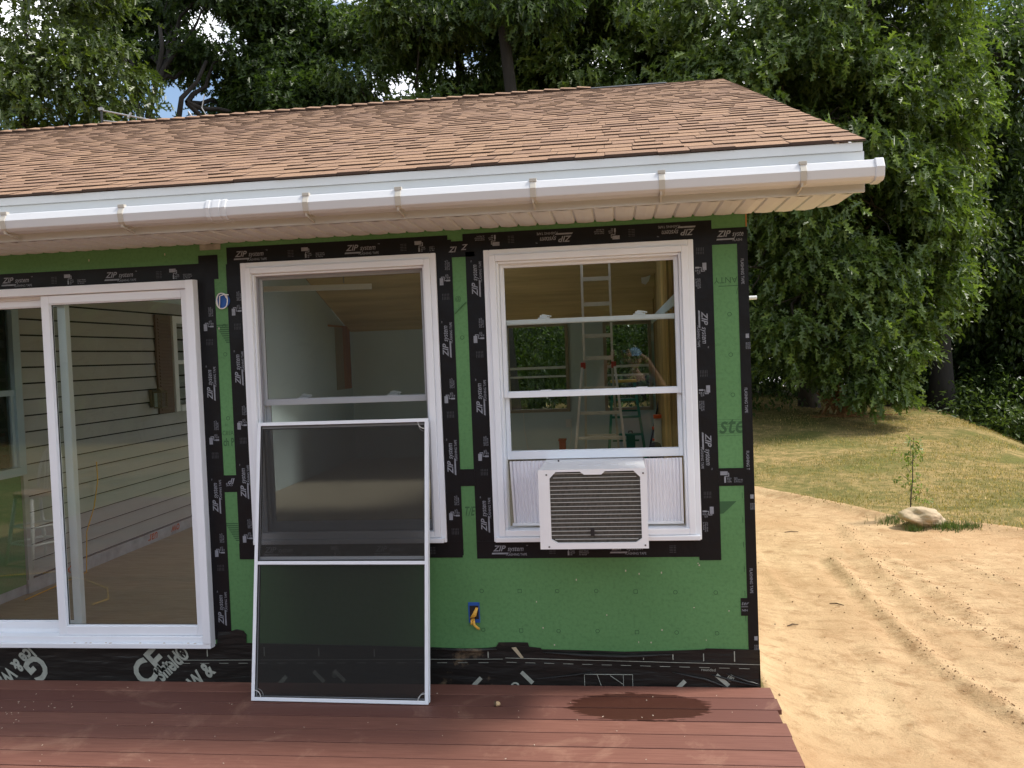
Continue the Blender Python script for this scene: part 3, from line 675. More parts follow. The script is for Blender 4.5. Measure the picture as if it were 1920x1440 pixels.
# sliding door
mb = MB(); DX0, DX1, DZ0, DZ1 = -4.87, -3.011, .203, 2.283
mb.box(DX0, DX0+.048, -.034, .10, DZ0, DZ1); mb.box(DX1-.048, DX1, -.034, .10, DZ0+.0, DZ1)
mb.box(DX0+.048, DX1-.048, -.034, .10, DZ1-.045, DZ1); mb.box(DX0+.048, DX1-.048, -.030, .10, DZ0+.012, DZ0+.062)
mb.box(DX0, DX1-.001, -.058, -.034, DZ0+.002, DZ0+.030); mb.box(DX1-.046, DX1+.002, -.062, -.034, DZ0+.030, DZ1-.002)
mb.box(DX0+.048, DX1-.048, .034, .042, DZ0+.062, DZ0+.085); mb.box(DX0+.048, DX1-.048, .034, .042, DZ1-.065, DZ1-.045)
door = mb.build('sliding_door', M['vinyl'], house, bevel=.003)
def dpanel(xa, xb, za, zb, y0, y1, st):
    mb = MB(); ring(mb, xa, xb, za, zb, st, y0, y1, st, st+.004); ring(mb, xa+st, xb-st, za+st+.004, zb-st, .006, y0+.008, y1-.008)
    p = mb.build('door_panel', M['vinyl'], door, bevel=.003); ym = (y0+y1)/2
    mb = MB(); ring(mb, xa+st+.005, xb-st-.005, za+st+.008, zb-st-.005, .003, ym-.004, ym+.004); mb.build('gasket', M['seal'], door)
    mb = MB(); mb.quad([(xa+st+.006, ym, za+st+.01), (xb-st-.006, ym, za+st+.01), (xb-st-.006, ym, zb-st-.006), (xa+st+.006, ym, zb-st-.006)]); mb.build('glass_pane', M['door_glass'], door)
dpanel(-3.962, -3.060, .2665, 2.236, -.012, .030, .048); dpanel(-4.820, -3.855, .272, 2.232, .046, .088, .050)

# flashing tape ---------------------------------------------------
HOLD = [0]
def tape(x0, x1, z0, z1, ang, phase=.05, plain=False, clip=True):
    HOLD[0] += 1; y = -.0012 - .00045*(HOLD[0] % 7)
    mb = MB(); mb.box(x0, x1, y, 0.0003+.00001*HOLD[0], z0, z1); t = mb.build('flashing_tape', M['black_tape'], house)
    if plain: return t
    ux = {0: Vector((1, 0, 0)), 180: Vector((-1, 0, 0)), 90: Vector((0, 0, 1)), -90: Vector((0, 0, -1))}[ang]
    uy = {0: Vector((0, 0, 1)), 180: Vector((0, 0, -1)), 90: Vector((-1, 0, 0)), -90: Vector((1, 0, 0))}[ang]
    o = {0: (x0, z0), 180: (x1, z1), 90: (x1, z0), -90: (x0, z1)}[ang]
    L = (x1-x0) if ang in (0, 180) else (z1-z0); W = (z1-z0) if ang in (0, 180) else (x1-x0)
    o = Vector((o[0], y-.0006, o[1])) + uy*(W/2-.0455)
    mb = MB(); md = MB(); u = phase - .64
    def ok(a, b): return a > -.002 and b < L+.002
    while u < L:
        if ok(u+.02, u+.235):
            p = o + ux*u
            put_text(mb, 'ZIP', p+ux*.030+uy*.038, ux, uy, .044, .32, .020, sx=1.0)
            put_text(mb, 'system', p+ux*.108+uy*.038, ux, uy, .039, .28, .006, sx=.80)
            put_text(mb, '™', p+ux*.208+uy*.060, ux, uy, .014)
            flat(mb, p, ux, uy, .010, .100, .021, .0295, .5)
            put_text(mb, 'FLASHING TAPE', p+ux*.100+uy*.013, ux, uy, .0185, 0, .006, sx=.86)
        if ok(u+.33, u+.38):
            p = o + ux*(u+.335)
            for i in range(5): 
                flat(md, p, ux, uy, 0, .018, .022+i*.0085, .0245+i*.0085); flat(md, p, ux, uy, .022, .034, .022+i*.0085, .0245+i*.0085)
        if ok(u+.41, u+.57):
            p = o + ux*(u+.415)
            flat(mb, p, ux, uy, 0, .038, .050, .070); flat(mb, p, ux, uy, .0385, .0455, .058, .062); flat(mb, p, ux, uy, .0415, .0455, .042, .0575); flat(mb, p, ux, uy, .022, .041, .042, .0455); flat(mb, p, ux, uy, .022, .026, .034, .0415)
            flat(mb, p, ux, uy, .0195, .0285, .012, .0335)
            for i, s in enumerate(('TAPE', 'MUST', 'BE')): put_text(mb, s, p+ux*.034+uy*(.031-i*.0095), ux, uy, .010, 0, .003)
            for i, s in enumerate(('DOIT POUR', 'ETRE ROULE', 'AL PEGAR')): put_text(mb, s, p+ux*.080+uy*(.031-i*.0095), ux, uy, .0095, .2, .003)
        u += .64
    if mb.f: mb.build('tape_print', M['print'], t)
    if md.f: md.build('fine_print', M['dim_print'], t)
    return t
tape(-5.2, -2.886, 2.283, 2.374, 0, .33); tape(-3.0, -2.886, 2.374, 2.418, 180, .2)
tape(-3.011, -2.912, .24, 2.2835, 90, .06)
tape(-2.838, -2.745, .70, 2.362, 90, .32); tape(-1.648, -1.555, .712, 2.43, 90, .42); tape(-2.84, -1.56, .700, .790, 0, .12); tape(-2.832, -1.575, 2.360, 2.455, 0, .02)
tape(-1.480, -1.376, .693, 2.364, 90, .12); tape(-1.492, -.177, 2.360, 2.457, 180, .06); tape(-.290, -.177, .674, 2.363, -90, .35); tape(-1.48, -.285, .693, .788, 0, .06)
tape(-.180, -.044, 1.067, 1.160, 0, .25-.64+.02); tape(-1.558, -1.475, 1.092, 1.184, 0, plain=True); tape(-2.918, -2.832, 1.082, 1.178, 180, plain=True)
tape(-1.600, -1.43, 2.334, 2.420, 180, .5, plain=True); tape(-.178, .0025, 2.328, 2.412, 0, -.02)
ct = tape(-.050, .0035, .165, 2.33, -90, plain=True); mb = MB()
for z in (2.25, 1.58, 1.25, .63): put_text(mb, 'FLASHING TAPE' if z != 1.25 else 'FLASHING T', (-.034, -.0058, z), (0, 0, -1), (1, 0, 0), .0215, 0, .006, sx=.86)
for z in (1.86, 1.02, .27):
    p = Vector((-.020, -.0058, z)); flat(mb, p, (0, 0, -1), (1, 0, 0), 0, .022, .0, .017)
    for i in range(3): put_text(mb, 'ROULER', p+Vector((-.001+i*.009, 0, -.045)), (0, 0, -1), (1, 0, 0), .0095, 0, .003)
mb.build('tape_print', M['print'], ct)
tape(-.084, -.046, .378, .472, 0, plain=True)
mb = MB(); mb.box(0, .0032, -.003, .045, .165, 2.40); mb.build('flashing_tape', M['black_tape'], house)
mb = MB()  # lettering left on the short overlapped pieces
put_text(mb, 'ZI', (-1.57, -.0048, 2.362), (1, 0, 0), (0, 0, 1), .042, .32, .02); put_text(mb, 'Z', (-1.465, -.0048, 2.400), (-1, 0, 0), (0, 0, -1), .042, .32, .02)
put_text(mb, 'IP', (-2.845, -.0048, 1.16), (-1, 0, 0), (0, 0, -1), .045, .32, .02); put_text(mb, 'SYS', (-2.86, -.0048, 1.135), (-1, 0, 0), (0, 0, -1), .026)
uX, uZ = Vector((1, 0, 0)), Vector((0, 0, 1)); p = Vector((-.172, -.0050, 2.328))
put_text(mb, 'ZIP', p+uX*.022+uZ*.040, uX, uZ, .044, .32, .020); put_text(mb, 'syste', p+uX*.098+uZ*.040, uX, uZ, .039, .28, .006, sx=.72); flat(mb, p, uX, uZ, .006, .095, .022, .030, .5); put_text(mb, 'FLASHI', p+uX*.100+uZ*.014, uX, uZ, .0185, 0, .006, sx=.86)
p = Vector((-.170, -.0050, 1.068)); flat(mb, p, uX, uZ, 0, .038, .056, .076); flat(mb, p, uX, uZ, .0385, .0455, .064, .068); flat(mb, p, uX, uZ, .0415, .0455, .048, .0635); flat(mb, p, uX, uZ, .022, .041, .048, .0515); flat(mb, p, uX, uZ, .0195, .0285, .016, .048)
for i_, (s1, s2) in enumerate((('ROLL', 'PARA'), ('THE', 'APLICAR USE'), ('TAPE', 'EL RODILLO'))): put_text(mb, s1, p+uX*.034+uZ*(.036-i_*.0095), uX, uZ, .010, 0, .003); put_text(mb, s2, p+uX*.070+uZ*(.036-i_*.0095), uX, uZ, .0095, 0, .003, sx=.8)
put_text(mb, 'ter', (-.082, -.0048, .435), (1, 0, 0), (0, 0, 1), .03, .3); put_text(mb, 'NIN', (-.080, -.0048, .402), (1, 0, 0), (0, 0, 1), .017, 0, .004)
flat(mb, (-.082, -.0048, .425), (1, 0, 0), (0, 0, 1), 0, .034, 0, .0025)
mb.build('tape_print', M['print'], house)
# prints on the green boards
mb = MB(); Y = -.0008; X_, Z_ = (1, 0, 0), (0, 0, 1); nX, nZ = (-1, 0, 0), (0, 0, -1)
for r_, zs in ((0, (.514, .513, .512, .512, .508, .504, .501)), (1, (.299, .296, .294, .294, .289, .287, .284))):
    for i, (x, z) in enumerate(zip((-1.463, -1.254, -1.05, -.84, -.63, -.421, -.211), zs)):
        if i in (1, 4): ring(mb, x-.011, x+.011, z-.011, z+.011, .003, Y, 0)
        else:
            for k in range(14):
                a, b = 2*math.pi*k/14, 2*math.pi*(k+1)/14; q = lambda t, rr: (x+rr*math.cos(t), Y, z+rr*math.sin(t))
                mb.quad([q(a, .0085), q(b, .0085), q(b, .0115), q(a, .0115)])
for x, z in ((-.098, 1.965), (-.098, 1.754), (-.093, 1.544), (-2.866, 2.02), (-2.868, 1.86), (-2.87, 1.5), (-1.515, 1.9)):
    for k in range(14):
        a, b = 2*math.pi*k/14, 2*math.pi*(k+1)/14; q = lambda t, rr: (x+rr*math.cos(t), Y, z+rr*math.sin(t))
        mb.quad([q(a, .0085), q(b, .0085), q(b, .0115), q(a, .0115)])
put_text(mb, 'ANTY', (-.053, Y, 2.158), nX, nZ, .045); flat(mb, (-.15, Y, 2.11), X_, Z_, 0, .098, 0, .004); put_text(mb, '/', (-.05, Y, 2.10), nX, nZ, .045)
put_text(mb, 'ste', (-.172, Y, 1.345), X_, Z_, .13, .25, .01, sx=.85)
for i in range(8): flat(mb, (-.176, Y-.0003, 1.33), X_, Z_, 0, .12, i*.012, i*.012+.0015)
put_text(mb, 'CREA', (-2.908, Y, 1.405), X_, Z_, .036, sx=.75); put_text(mb, 'ch P', (-2.905, Y, 1.345), X_, Z_, .062, 0, .02, sx=.6); put_text(mb, '01', (-2.89, Y, 1.455), X_, Z_, .022)
put_text(mb, 'T/E', (-1.545, Y, .93), X_, Z_, .07, .3, .01, sx=.6); put_text(mb, '@', (-1.548, Y, 2.1), X_, Z_, .035); mb.bar((-1.55, Y, 2.03), (-1.485, Y, 2.09), .0, .016)
mb.quad([(-.176, Y, .985), (-.09, Y, .985), (-.16, Y, .92), (-.176, Y, .92)])
for z0, dx in ((2.02, 0), (.90, .0)):
    for i in range(9): flat(mb, (-2.915, Y, z0), X_, Z_, .0, .075-.006*i, -.012*i, -.012*i+.007, -.6)
for i in range(7): flat(mb, (-.05-.012, Y, .35+i*.13), X_, Z_, 0, .003, 0, .03)
mb.build('board_print', M['green_print'], wall_front)
# specks of pale putty / screw heads
mb = MB(); rg = random.Random(3)
for i in range(16):
    x, z = rg.uniform(-1.5, -.1), rg.uniform(.2, .66); mb.box(x, x+rg.uniform(.003, .007), -.002, 0, z, z+rg.uniform(.003, .010))
for x, z in ((-3.66, 2.42), (-3.2, 2.43), (-2.9, 2.0)): mb.box(x, x+.005, -.002, 0, z, z+.012)
mb.build('putty_specks', mat('pale_putty', (.5, .45, .35), .8), wall_front)
mb = MB(); mb.box(-2.985, -2.865, -.008, 0, 2.447, 2.478); mb.build('shim', mat('grey_shim', (.30, .29, .25), .8, var=(14, .4)), house)
# membrane along the foot of the wall
top = [(-5.2, .215), (-3.0, .215), (-2.99, .285), (-2.919, .289), (-2.88, .30), (-2.84, .292), (-2.823, .27), (-2.826, .222), (-2.5, .216), (-1.753, .203), (-1.60, .196), (-1.45, .200), (-1.396, .206), (-1.38, .231), (-1.30, .2325), (-1.219, .231), (-1.214, .208), (-1.148, .201), (-1.146, .194), (-.902, .189), (-.7, .183), (-.477, .189), (-.281, .197), (-.27, .203), (-.22, .202), (.006, .197)]
mb = MB(); mb.prism([(-5.2, -.5), (.006, -.5)] + [t for t in reversed(top)], 'y', -.0065, -.0002)
mb.box(.0, .0062, -.0065, .06, -.5, .197)
mem = mb.build('membrane', M['membrane'], house)
mb = MB(); y = -.0095; rg = random.Random(4)
for (x0, z0, x1, z1) in ((-1.345, .146, .006, .1185), ): 
    mb.quad([(x0, y, z0), (x1, y, z1), (x1, y, z1+.003), (x0, y, z0+.003)])
mb.quad([(-3.23, y, .121), (-1.36, y, .140), (-1.36, y, .1425), (-3.23, y, .1235)])
for i in range(13):
    x = -1.34+i*.103; z = .124-(x+1.34)*.0205; mb.quad([(x, y, z-.001), (x+.055, y, z-.002), (x+.055, y, z+.0005), (x, y, z+.0015)])
for i in range(16):
    x = -3.22+i*.115; z = .104+(x+3.22)*.0095; mb.quad([(x, y, z-.001), (x+.055, y, z-.0005), (x+.055, y, z+.002), (x, y, z+.0015)])
for x, a, b in ((-.125, .135, .19), (-.285, .137, .176), (-.445, .142, .172), (-.60, .143, .160), (-1.44, .147, .182), (-3.06, .145, .205), (-2.72, .150, .20), (-2.4, .150, .195), (-2.08, .148, .19)):
    mb.box(x-.0025, x+.0025, y, -.0065, a, b)
def rot(a): return (math.cos(R(a)), 0, math.sin(R(a))), (-math.sin(R(a)), 0, math.cos(R(a)))
def memtext(s, x, z, size, a, bold=.02, sx=.85):
    ux, uy = rot(a); put_text(mb, s, (x, y, z), ux, uy, size, 0, bold, sx=sx)
memtext('CE', -3.445, -.043, .205, 43, .032); memtext('Shield®', -3.34, -.004, .125, 41, .035, .60); memtext('W &', -3.135, -.055, .125, 43, .035, .66)
memtext('Ice & Water', -4.165, .205, .118, 223, .035, .66); memtext('G', -4.118, .165, .205, 223, .032)
for (x, z, a) in ((-1.508, .012, 45), (-1.225, .035, -45), (-.41, .005, 45), (-.185, .03, -42), (-2.62, .01, 45), (-2.40, .03, -45), (-2.28, .035, -45)):
    ux, uy = rot(a); flat(mb, (x, y, z), ux, uy, -.05, .035, -.011, .011)
memtext('O', -1.262, -.012, .075, 135, .02); memtext('®', -.172, .042, .052, -38, .006); memtext('®', -2.33, .03, .05, 0, .004); memtext('rounded', -.30, .085, .022, -2, 0, 1)
ring(mb, -.92, -.66, -.06, .062, .0025, y, -.0065)
mb.box(-.712, -.7095, y, -.0065, -.06, .059); mb.bar((-.85, y, .06), (-.83, y, .0), .0025, .002); mb.bar((-.78, y, .055), (-.715, y, .01), .0025, .002)
mb.build('membrane_print', M['mem_print'], mem)
mb = MB()  # folds standing off the membrane
for pts, r0 in (([(-1.75, -.012, .196), (-1.5, -.016, .19), (-1.39, -.012, .197)], .010), ([(-1.14, -.012, .180), (-.9, -.02, .166), (-.7, -.02, .162), (-.45, -.014, .172)], .012), ([(-.45, -.010, .075), (-.28, -.014, .04), (-.12, -.012, -.02)], .006), ([(-.25, -.010, .065), (-.12, -.012, .03), (-.0, -.010, .005)], .006), ([(-1.2, -.009, .03), (-.98, -.011, .055), (-.85, -.009, .075)], .004), ([(-.17, -.010, .07), (-.06, -.012, .03), (.0, -.010, .015)], .005)):
    P = [Vector(p) for p in pts]; Q_ = []
    for i in range(len(P)-1):
        for t in range(5): Q_.append(P[i].lerp(P[i+1], t/5))
    Q_.append(P[-1]); mb.tube(Q_, [r0*math.sin(math.pi*(i+.4)/(len(Q_))) + .001 for i in range(len(Q_))], 8)
mb.build('membrane_fold', M['membrane'], mem, smooth=True)
mb = MB(); mb.quad([(-1.31, -.0105, .205), (-1.285, -.0105, .208), (-1.245, -.0110, .15), (-1.262, -.0105, .148)]); mb.build('torn_strip', mat('torn_tan_strip', (.42, .36, .24), .8), mem)
# electrical boxes
mb = MB(); ring(mb, -1.540, -1.478, .340, .452, .006, -.006, .004, .018, .018); bx = mb.build('electrical_box', M['blue_box'], house, bevel=.001)
mb = MB(); mb.box(-1.534, -1.484, -.0015, -.0002, .358, .434); mb.build('box_recess', M['black_plastic'], bx)
mb = MB()
for k in range(3): mb.tube([(-1.53+.006*k, -.006, .365), (-1.515+.008*k, -.022, .385), (-1.494+.003*k, -.012, .425)], .0045, 7)
mb.tube([(-1.512, -.012, .362), (-1.506, -.035, .338), (-1.488, -.03, .318), (-1.483, -.022, .312)], .007, 8); mb.tube([(-1.522, -.012, .360), (-1.521, -.03, .338)], .006, 8)
mb.build('wire', M['yellow_wire'], bx, smooth=True)
mb = MB()
def disc(mb, c, r, y, n=20, y1=0):
    mb.prism([(c[0]+r*math.cos(2*math.pi*k/n), c[1]+r*math.sin(2*math.pi*k/n)) for k in range(n)], 'y', y, y1)
disc(mb, (-2.866, 2.160), .042, -.006); cb = mb.build('cable_box', M['blue_box'], house, bevel=.001)
mb = MB(); pts = [(-2.866+.034*math.cos(t)*(1-.12*math.sin(2.3*t)), -.014-.004*math.sin(t*1.7), 2.158+.043*math.sin(t)) for t in np.linspace(.3, 10.5, 42)]
pts += [(-2.875, -.02, 2.185), (-2.85, -.028, 2.192), (-2.822, -.024, 2.190)]
mb.tube(pts, .0034, 6); mb.build('cable', M['white_wire'], cb, smooth=True)
mb = MB(); mb.tube([(0, 1.0, 2.098), (.20, 1.0, 2.100)], .0125, 14); mb.build('vent_pipe', M['vinyl'], house, smooth=False)
#@@OBJECTS
# ------------------------------------------------------------------ air conditioner
ac = empty('air_conditioner', (-.827, -.2, .827), 'white window air conditioner with brown condenser grille, resting on the right window sill', 'air conditioner')
A0, A1, AZ0, AZ1, AF = -1.092, -.566, .828, 1.216, -.355
mb = MB(); t_ = .004
mb.box(A0, A1, AF+.003, .14, AZ1-.006, AZ1); mb.box(A0, A1, AF+.003, .14, AZ0, AZ0+.006); mb.box(A0, A0+.005, AF+.003, .14, AZ0+.006, AZ1-.006); mb.box(A1-.005, A1, AF+.003, .14, AZ0+.006, AZ1-.006)
mb.box(A0+.005, A1-.005, .13, .14, AZ0+.006, AZ1-.006)
for i, x in enumerate((-.90, -.82, -.74, -.66)): mb.box(x, x+.045, -.20, -.12, AZ1, AZ1+.0025)
mb.build('cabinet', M['ac_white'], ac, bevel=.004)
# front bezel with chamfered corners and the notch in its top edge
gx0, gx1, gz0, gz1 = -1.040, -.594, .852, 1.207
outer = [(A0-.004, AZ0-.006), (A1+.004, AZ0-.006), (A1+.004, AZ1+.002), (A0-.004, AZ1+.002)]
mb = MB(); y0, y1 = AF-.004, AF+.012
cz = .032
inner = [(gx0+cz, gz0), (gx1-cz*.9, gz0), (gx1, gz0+cz*.6), (gx1, gz1-cz), (gx1-cz, gz1), (-.765, gz1), (-.782, gz1-.016), (-.868, gz1-.016), (-.888, gz1), (gx0+cz, gz1), (gx0, gz1-cz), (gx0, gz0+cz*.6)]
def bez(y, flip):
    b = len(mb.v); mb.v.extend([(p[0], y, p[1]) for p in outer] + [(p[0], y, p[1]) for p in inner]); n = 4
    F = [(0, 1, n+1, n+0), (1, n+2, n+1), (1, 2, n+3, n+2), (2, n+4, n+3), (2, n+5, n+4), (2, n+8, n+7, n+6, n+5), (2, 3, n+9, n+8), (3, n+10, n+9), (3, 0, n+11, n+10), (0, n+0, n+11)]
    for f in F: mb.f.append(tuple(b+i for i in (f if not flip else f[::-1]))); mb.m.append(0)
bez(y0, False)
for prof in (outer, inner):
    n = len(prof)
    for i in range(n): a, b = prof[i], prof[(i+1) % n]; mb.quad([(a[0], y0, a[1]), (b[0], y0, b[1]), (b[0], y1, b[1]), (a[0], y1, a[1])])
mb.box(A0+.012, A0+.032, y0-.002, y0, .90, 1.15)
mb.build('bezel', M['ac_white'], ac)
mb = MB(); mb.box(gx0-.01, gx1+.01, AF+.013, AF+.03, gz0-.01, gz1+.004); mb.build('condenser_coil', M['ac_dark'], ac)
mb = MB(); k = 0; z = gz0+.016
while z < gz1-.003:
    mb.box(gx0+(.0 if .87 < z < 1.17 else .018), gx1-(.0 if .87 < z < 1.17 else .018), AF+.003, AF+.009, z, z+.0022); z += .0205
mb.build('grille_wires', M['fin_wire'], ac)
mb = MB(); mb.box(-.845, -.825, AF-.001, AF+.004, .886, .925); mb.build('grille_clip', M['black_plastic'], ac, bevel=.001)
mb = MB()
for x, z in ((A0+.038, AZ1-.022), (A1-.013, AZ1-.022), (A0+.040, AZ0+.006), (A1-.013, AZ0+.010)): disc(mb, (x, z), .0045, y0-.002, 10, y0+.0005)
mb.build('screw', M['screw'], ac)
def pleats(x0, x1, sk):
    mb = MB(); n = int((x1-x0)/.019); 
    for i in range(n):
        a = x0+(x1-x0)*i/n; b = x0+(x1-x0)*(i+1)/n; m_ = (a+b)/2
        for (p, q, ya, yb) in ((a, m_, .055, .043), (m_, b, .043, .055)):
            mb.quad([(p+sk*(1-0), ya, .874), (q+sk, yb, .874), (q, yb, 1.215), (p, ya, 1.215)])
    return mb
mb = pleats(-1.278, A0, .010); mb.build('side_curtain', M['pleat'], ac)
mb = pleats(A1, -.372, .0); mb.build('side_curtain', M['pleat'], ac)
mb = MB(); mb.box(-1.284, A0, .040, .056, .862, .876); mb.box(A1, -.362, .040, .056, .862, .876); mb.bar((-1.283, .047, 1.215), (-1.270, .047, .870), .010, .016); mb.box(-.374, -.362, .040, .056, .876, 1.215)
mb.build('curtain_frame', M['ac_white'], ac)
mb = MB(); mb.box(-1.02, -1.012, -.02, -.01, AZ1, AZ1+.008); mb.build('drain_plug', M['black_plastic'], ac)

# ------------------------------------------------------------------ leaning screens
def lean_screen(xa, xb, yb, L, th, mid, label, loc):
    e = empty('window_screen', (0, 0, 0), label, 'window screen'); fw = .019
    mb = MB(); mb.box(xa, xa+fw, -.006, .006, 0, L); mb.box(xb-fw, xb, -.006, .006, 0, L); mb.box(xa+fw, xb-fw, -.006, .006, 0, fw); mb.box(xa+fw, xb-fw, -.006, .006, L-fw, L)
    mb.build('frame', M['vinyl'], e, bevel=.0015)
    mb = MB(); mb.box(xa+fw, xb-fw, -.005, .005, mid-.009, mid+.009); mb.build('mid_rail', M['vinyl'], e, bevel=.0015)
    mb = MB(); ring(mb, xa+fw, xb-fw, fw, mid-.009, .0045, -.0035, .003); ring(mb, xa+fw, xb-fw, mid+.009, L-fw, .0045, -.0035, .003); mb.build('spline', M['seal'], e)
    for (za, zb, m) in ((fw, mid-.009, M['screen3']), (mid+.009, L-fw, M['screen2'])):
        mb = MB(); mb.quad([(xa+fw, 0, za), (xb-fw, 0, za), (xb-fw, 0, zb), (xa+fw, 0, zb)]); mb.build('mesh', m, e)
    for (cx_, cz_, a0) in ((xa+fw, fw, 0), (xb-fw, fw, 90), (xb-fw, L-fw, 180)):
        mb = MB(); mb.tube([(cx_+.036*math.cos(R(a0+t)), -.008, cz_+.036*math.sin(R(a0+t))) for t in range(0, 91, 15)], .0018, 5); mb.build('pull_tab', M['white_wire'], e)
    e.location = (loc[0], yb, loc[1]); e.rotation_euler = (-th, 0, loc[2])
    return e
TH = math.atan2(.238, 1.47)
lean_screen(-.486, .486, -.285, 1.487, TH, .722, 'front white framed insect screen, leaning on the left window with its foot on the deck', (-2.200, .004, R(-1.4)))
lean_screen(-.484, .484, -.262, 1.468, TH-.005, .742, 'second insect screen tucked close behind the front one against the left window', (-2.196, .004, R(-1.0)))

# ------------------------------------------------------------------ things inside, seen through the glass
FL = .2
ld = empty('extension_ladder', (-.93, 6.1, FL), 'tall aluminium folding ladder with red joints, standing open inside behind the right window', 'ladder')
mb = MB(); LY = 6.2
for x in (-1.105, -.755): mb.bar((x, LY, 1.60), (x, LY+.18, 3.05), .028, .055)
for z in (2.72, 2.40, 2.0, 1.72): mb.bar((-1.10, LY+.18*(z-1.6)/1.45, z), (-.76, LY+.18*(z-1.6)/1.45, z), .05, .04)
mb.build('upper_section', M['alu'], ld)
mb = MB()
for sx in (-1, 1):
    xt, xb_ = -.93+sx*.20, -.93+sx*.34
    mb.bar((xt, LY-.01, 1.63), (xb_, LY-.55, FL), .030, .06)
    for z in (1.35, 1.05, .75, .45):
        t = (1.63-z)/1.43; 
        if sx > 0: mb.bar((-.93-.20-.14*t, LY-.01-.54*t, z), (-.93+.20+.14*t, LY-.01-.54*t, z), .035, .04)
mb.build('front_section', M['alu'], ld)
mb = MB()
for sx in (-1, 1):
    mb.bar((-.93+sx*.165, LY+.04, 1.63), (-.93+sx*.23, LY+.75, FL), .028, .055)
for z in (1.3, 1.0, .7, .42):
    t = (1.63-z)/1.43; mb.bar((-.93-.165-.065*t, LY+.04+.7*t, z), (-.93+.165+.065*t, LY+.04+.7*t, z), .03, .035)
mb.build('rear_section', M['alu'], ld)
for x in (-1.12, -.74):
    mb = MB(); mb.box(x-.03, x+.03, LY-.05, LY+.06, 1.59, 1.67); mb.build('hinge', M['red'], ld, bevel=.008)
for x in (-1.105, -.755):
    mb = MB(); mb.box(x-.022, x+.022, LY+.12, LY+.22, 3.05, 3.09); mb.build('end_cap', M['black_plastic'], ld)
st = empty('step_ladder', (-.62, 7.5, FL), 'green fibreglass step ladder standing open behind the aluminium ladder', 'ladder')
mb = MB()
for sx in (-1, 1): mb.bar((-.62+sx*.15, 7.35, 1.36), (-.62+sx*.26+.02, 6.95, FL), .035, .07)
for i in range(4): t = .2+i*.2; mb.bar((-.62-.15-.11*t, 7.35-.4*t, 1.36-1.16*t), (-.60+.15+.11*t, 7.35-.4*t, 1.36-1.16*t), .03, .08)
mb.build('front_rails', M['green_fibre'], st)
mb = MB()
for sx in (-1, 1): mb.bar((-.62+sx*.14, 7.42, 1.36), (-.60+sx*.28, 8.05, FL), .03, .05)
for z in (.5, .95): mb.bar((-.80, 7.42+.63*(1.36-z)/1.16, z), (-.42, 7.42+.63*(1.36-z)/1.16, z), .025, .03)
mb.build('rear_rails', M['green_fibre'], st)
mb = MB(); mb.box(-.80, -.44, 7.30, 7.46, 1.36, 1.40); mb.build('top_cap', M['yellow'], st, bevel=.01)
for x0_, lab in ((-.235, 'white upright case with orange caps, farther from the wall studs'), (-.105, 'white upright case with orange caps, standing against the wall studs')):
    cs = empty('upright_case', (x0_+.045, 7.0, FL), lab, 'case', 'white cases by the stud wall')
    mb = MB(); mb.box(x0_, x0_+.095, 6.96, 7.04, FL, .88); mb.build('case_body', M['case_white'], cs, bevel=.008)
    mb = MB(); mb.box(x0_-.006, x0_+.101, 6.95, 7.05, .88, .93); mb.box(x0_-.03, x0_-.001, 6.97, 7.03, .73, .77); mb.box(x0_-.03, x0_-.001, 6.97, 7.03, .58, .61); mb.build('end_cap', M['orange'], cs, bevel=.006)
mb = MB(); mb.box(-.32, .0-.16, 6.3, 6.7, FL, .60); tb = mb.build('tool_bag', M['bag'], org=(-.24, 6.5, FL), bevel=.06); tag(tb, 'black soft tool bag on the floor at the foot of the stud wall', 'bag')
cr = empty('tool_case', (-.55, 7.2, FL), 'small green plastic tool case beside the green step ladder', 'tool case')
mb = MB(); mb.box(-.61, -.49, 7.1, 7.3, FL, .66); mb.build('case_body', M['green_fibre'], cr, bevel=.01)
mb = MB(); mb.tube([(-.58, 7.2, .66), (-.57, 7.2, .70), (-.53, 7.2, .70), (-.52, 7.2, .66)], .01, 6); mb.build('handle', M['black_plastic'], cr)
rb = empty('red_box', (-1.57, 8.5, FL), 'small red box on the floor under the back wall', 'box')
mb = MB(); mb.box(-1.62, -1.52, 8.43, 8.57, FL, .46); mb.build('box_body', M['red'], rb, bevel=.008)
mb = MB(); mb.box(-1.63, -1.51, 8.42, 8.58, .46, .49); mb.build('lid', M['red'], rb, bevel=.006)
mb = MB(); mb.tube([(-.06, 7.62, 1.40), (-.34, 7.45, FL)], .013, 8); pl = mb.build('pole', M['black_plastic'], org=(-.34, 7.45, FL)); tag(pl, 'thin black pole leaning on the stud wall beside the green step ladder', 'pole')
mb = MB(); mb.tube([(-2.21, 8.985, .90), (-2.205, 8.98, .6), (-2.16, 8.97, .3), (-1.9, 8.9, .212), (-1.55, 8.9, .212), (-1.47, 8.97, .40), (-1.45, 8.98, .62)], .006, 6); c_ = mb.build('white_cable', M['white_wire'], org=(-1.9, 8.9, .2)); tag(c_, 'white cord hanging along the grey back wall below its window', 'cord')
mb = MB(); mb.box(-1.54, -1.45, 8.975, 8.989, .62, .75); mb.build('socket', M['white_wire'], house)
for pts, lab in (([(-.33, 2.80), (-.26, 2.81), (-.20, 2.83), (-.225, 2.75), (-.27, 2.70), (-.325, 2.72)], 'torn white paper scrap stuck high at the ceiling corner'),):
    mb = MB(); mb.prism(pts, 'y', 7.45, 7.454); p_ = mb.build('paper_scrap', M['paper'], org=(-.26, 7.45, 2.75)); tag(p_, lab, 'paper')
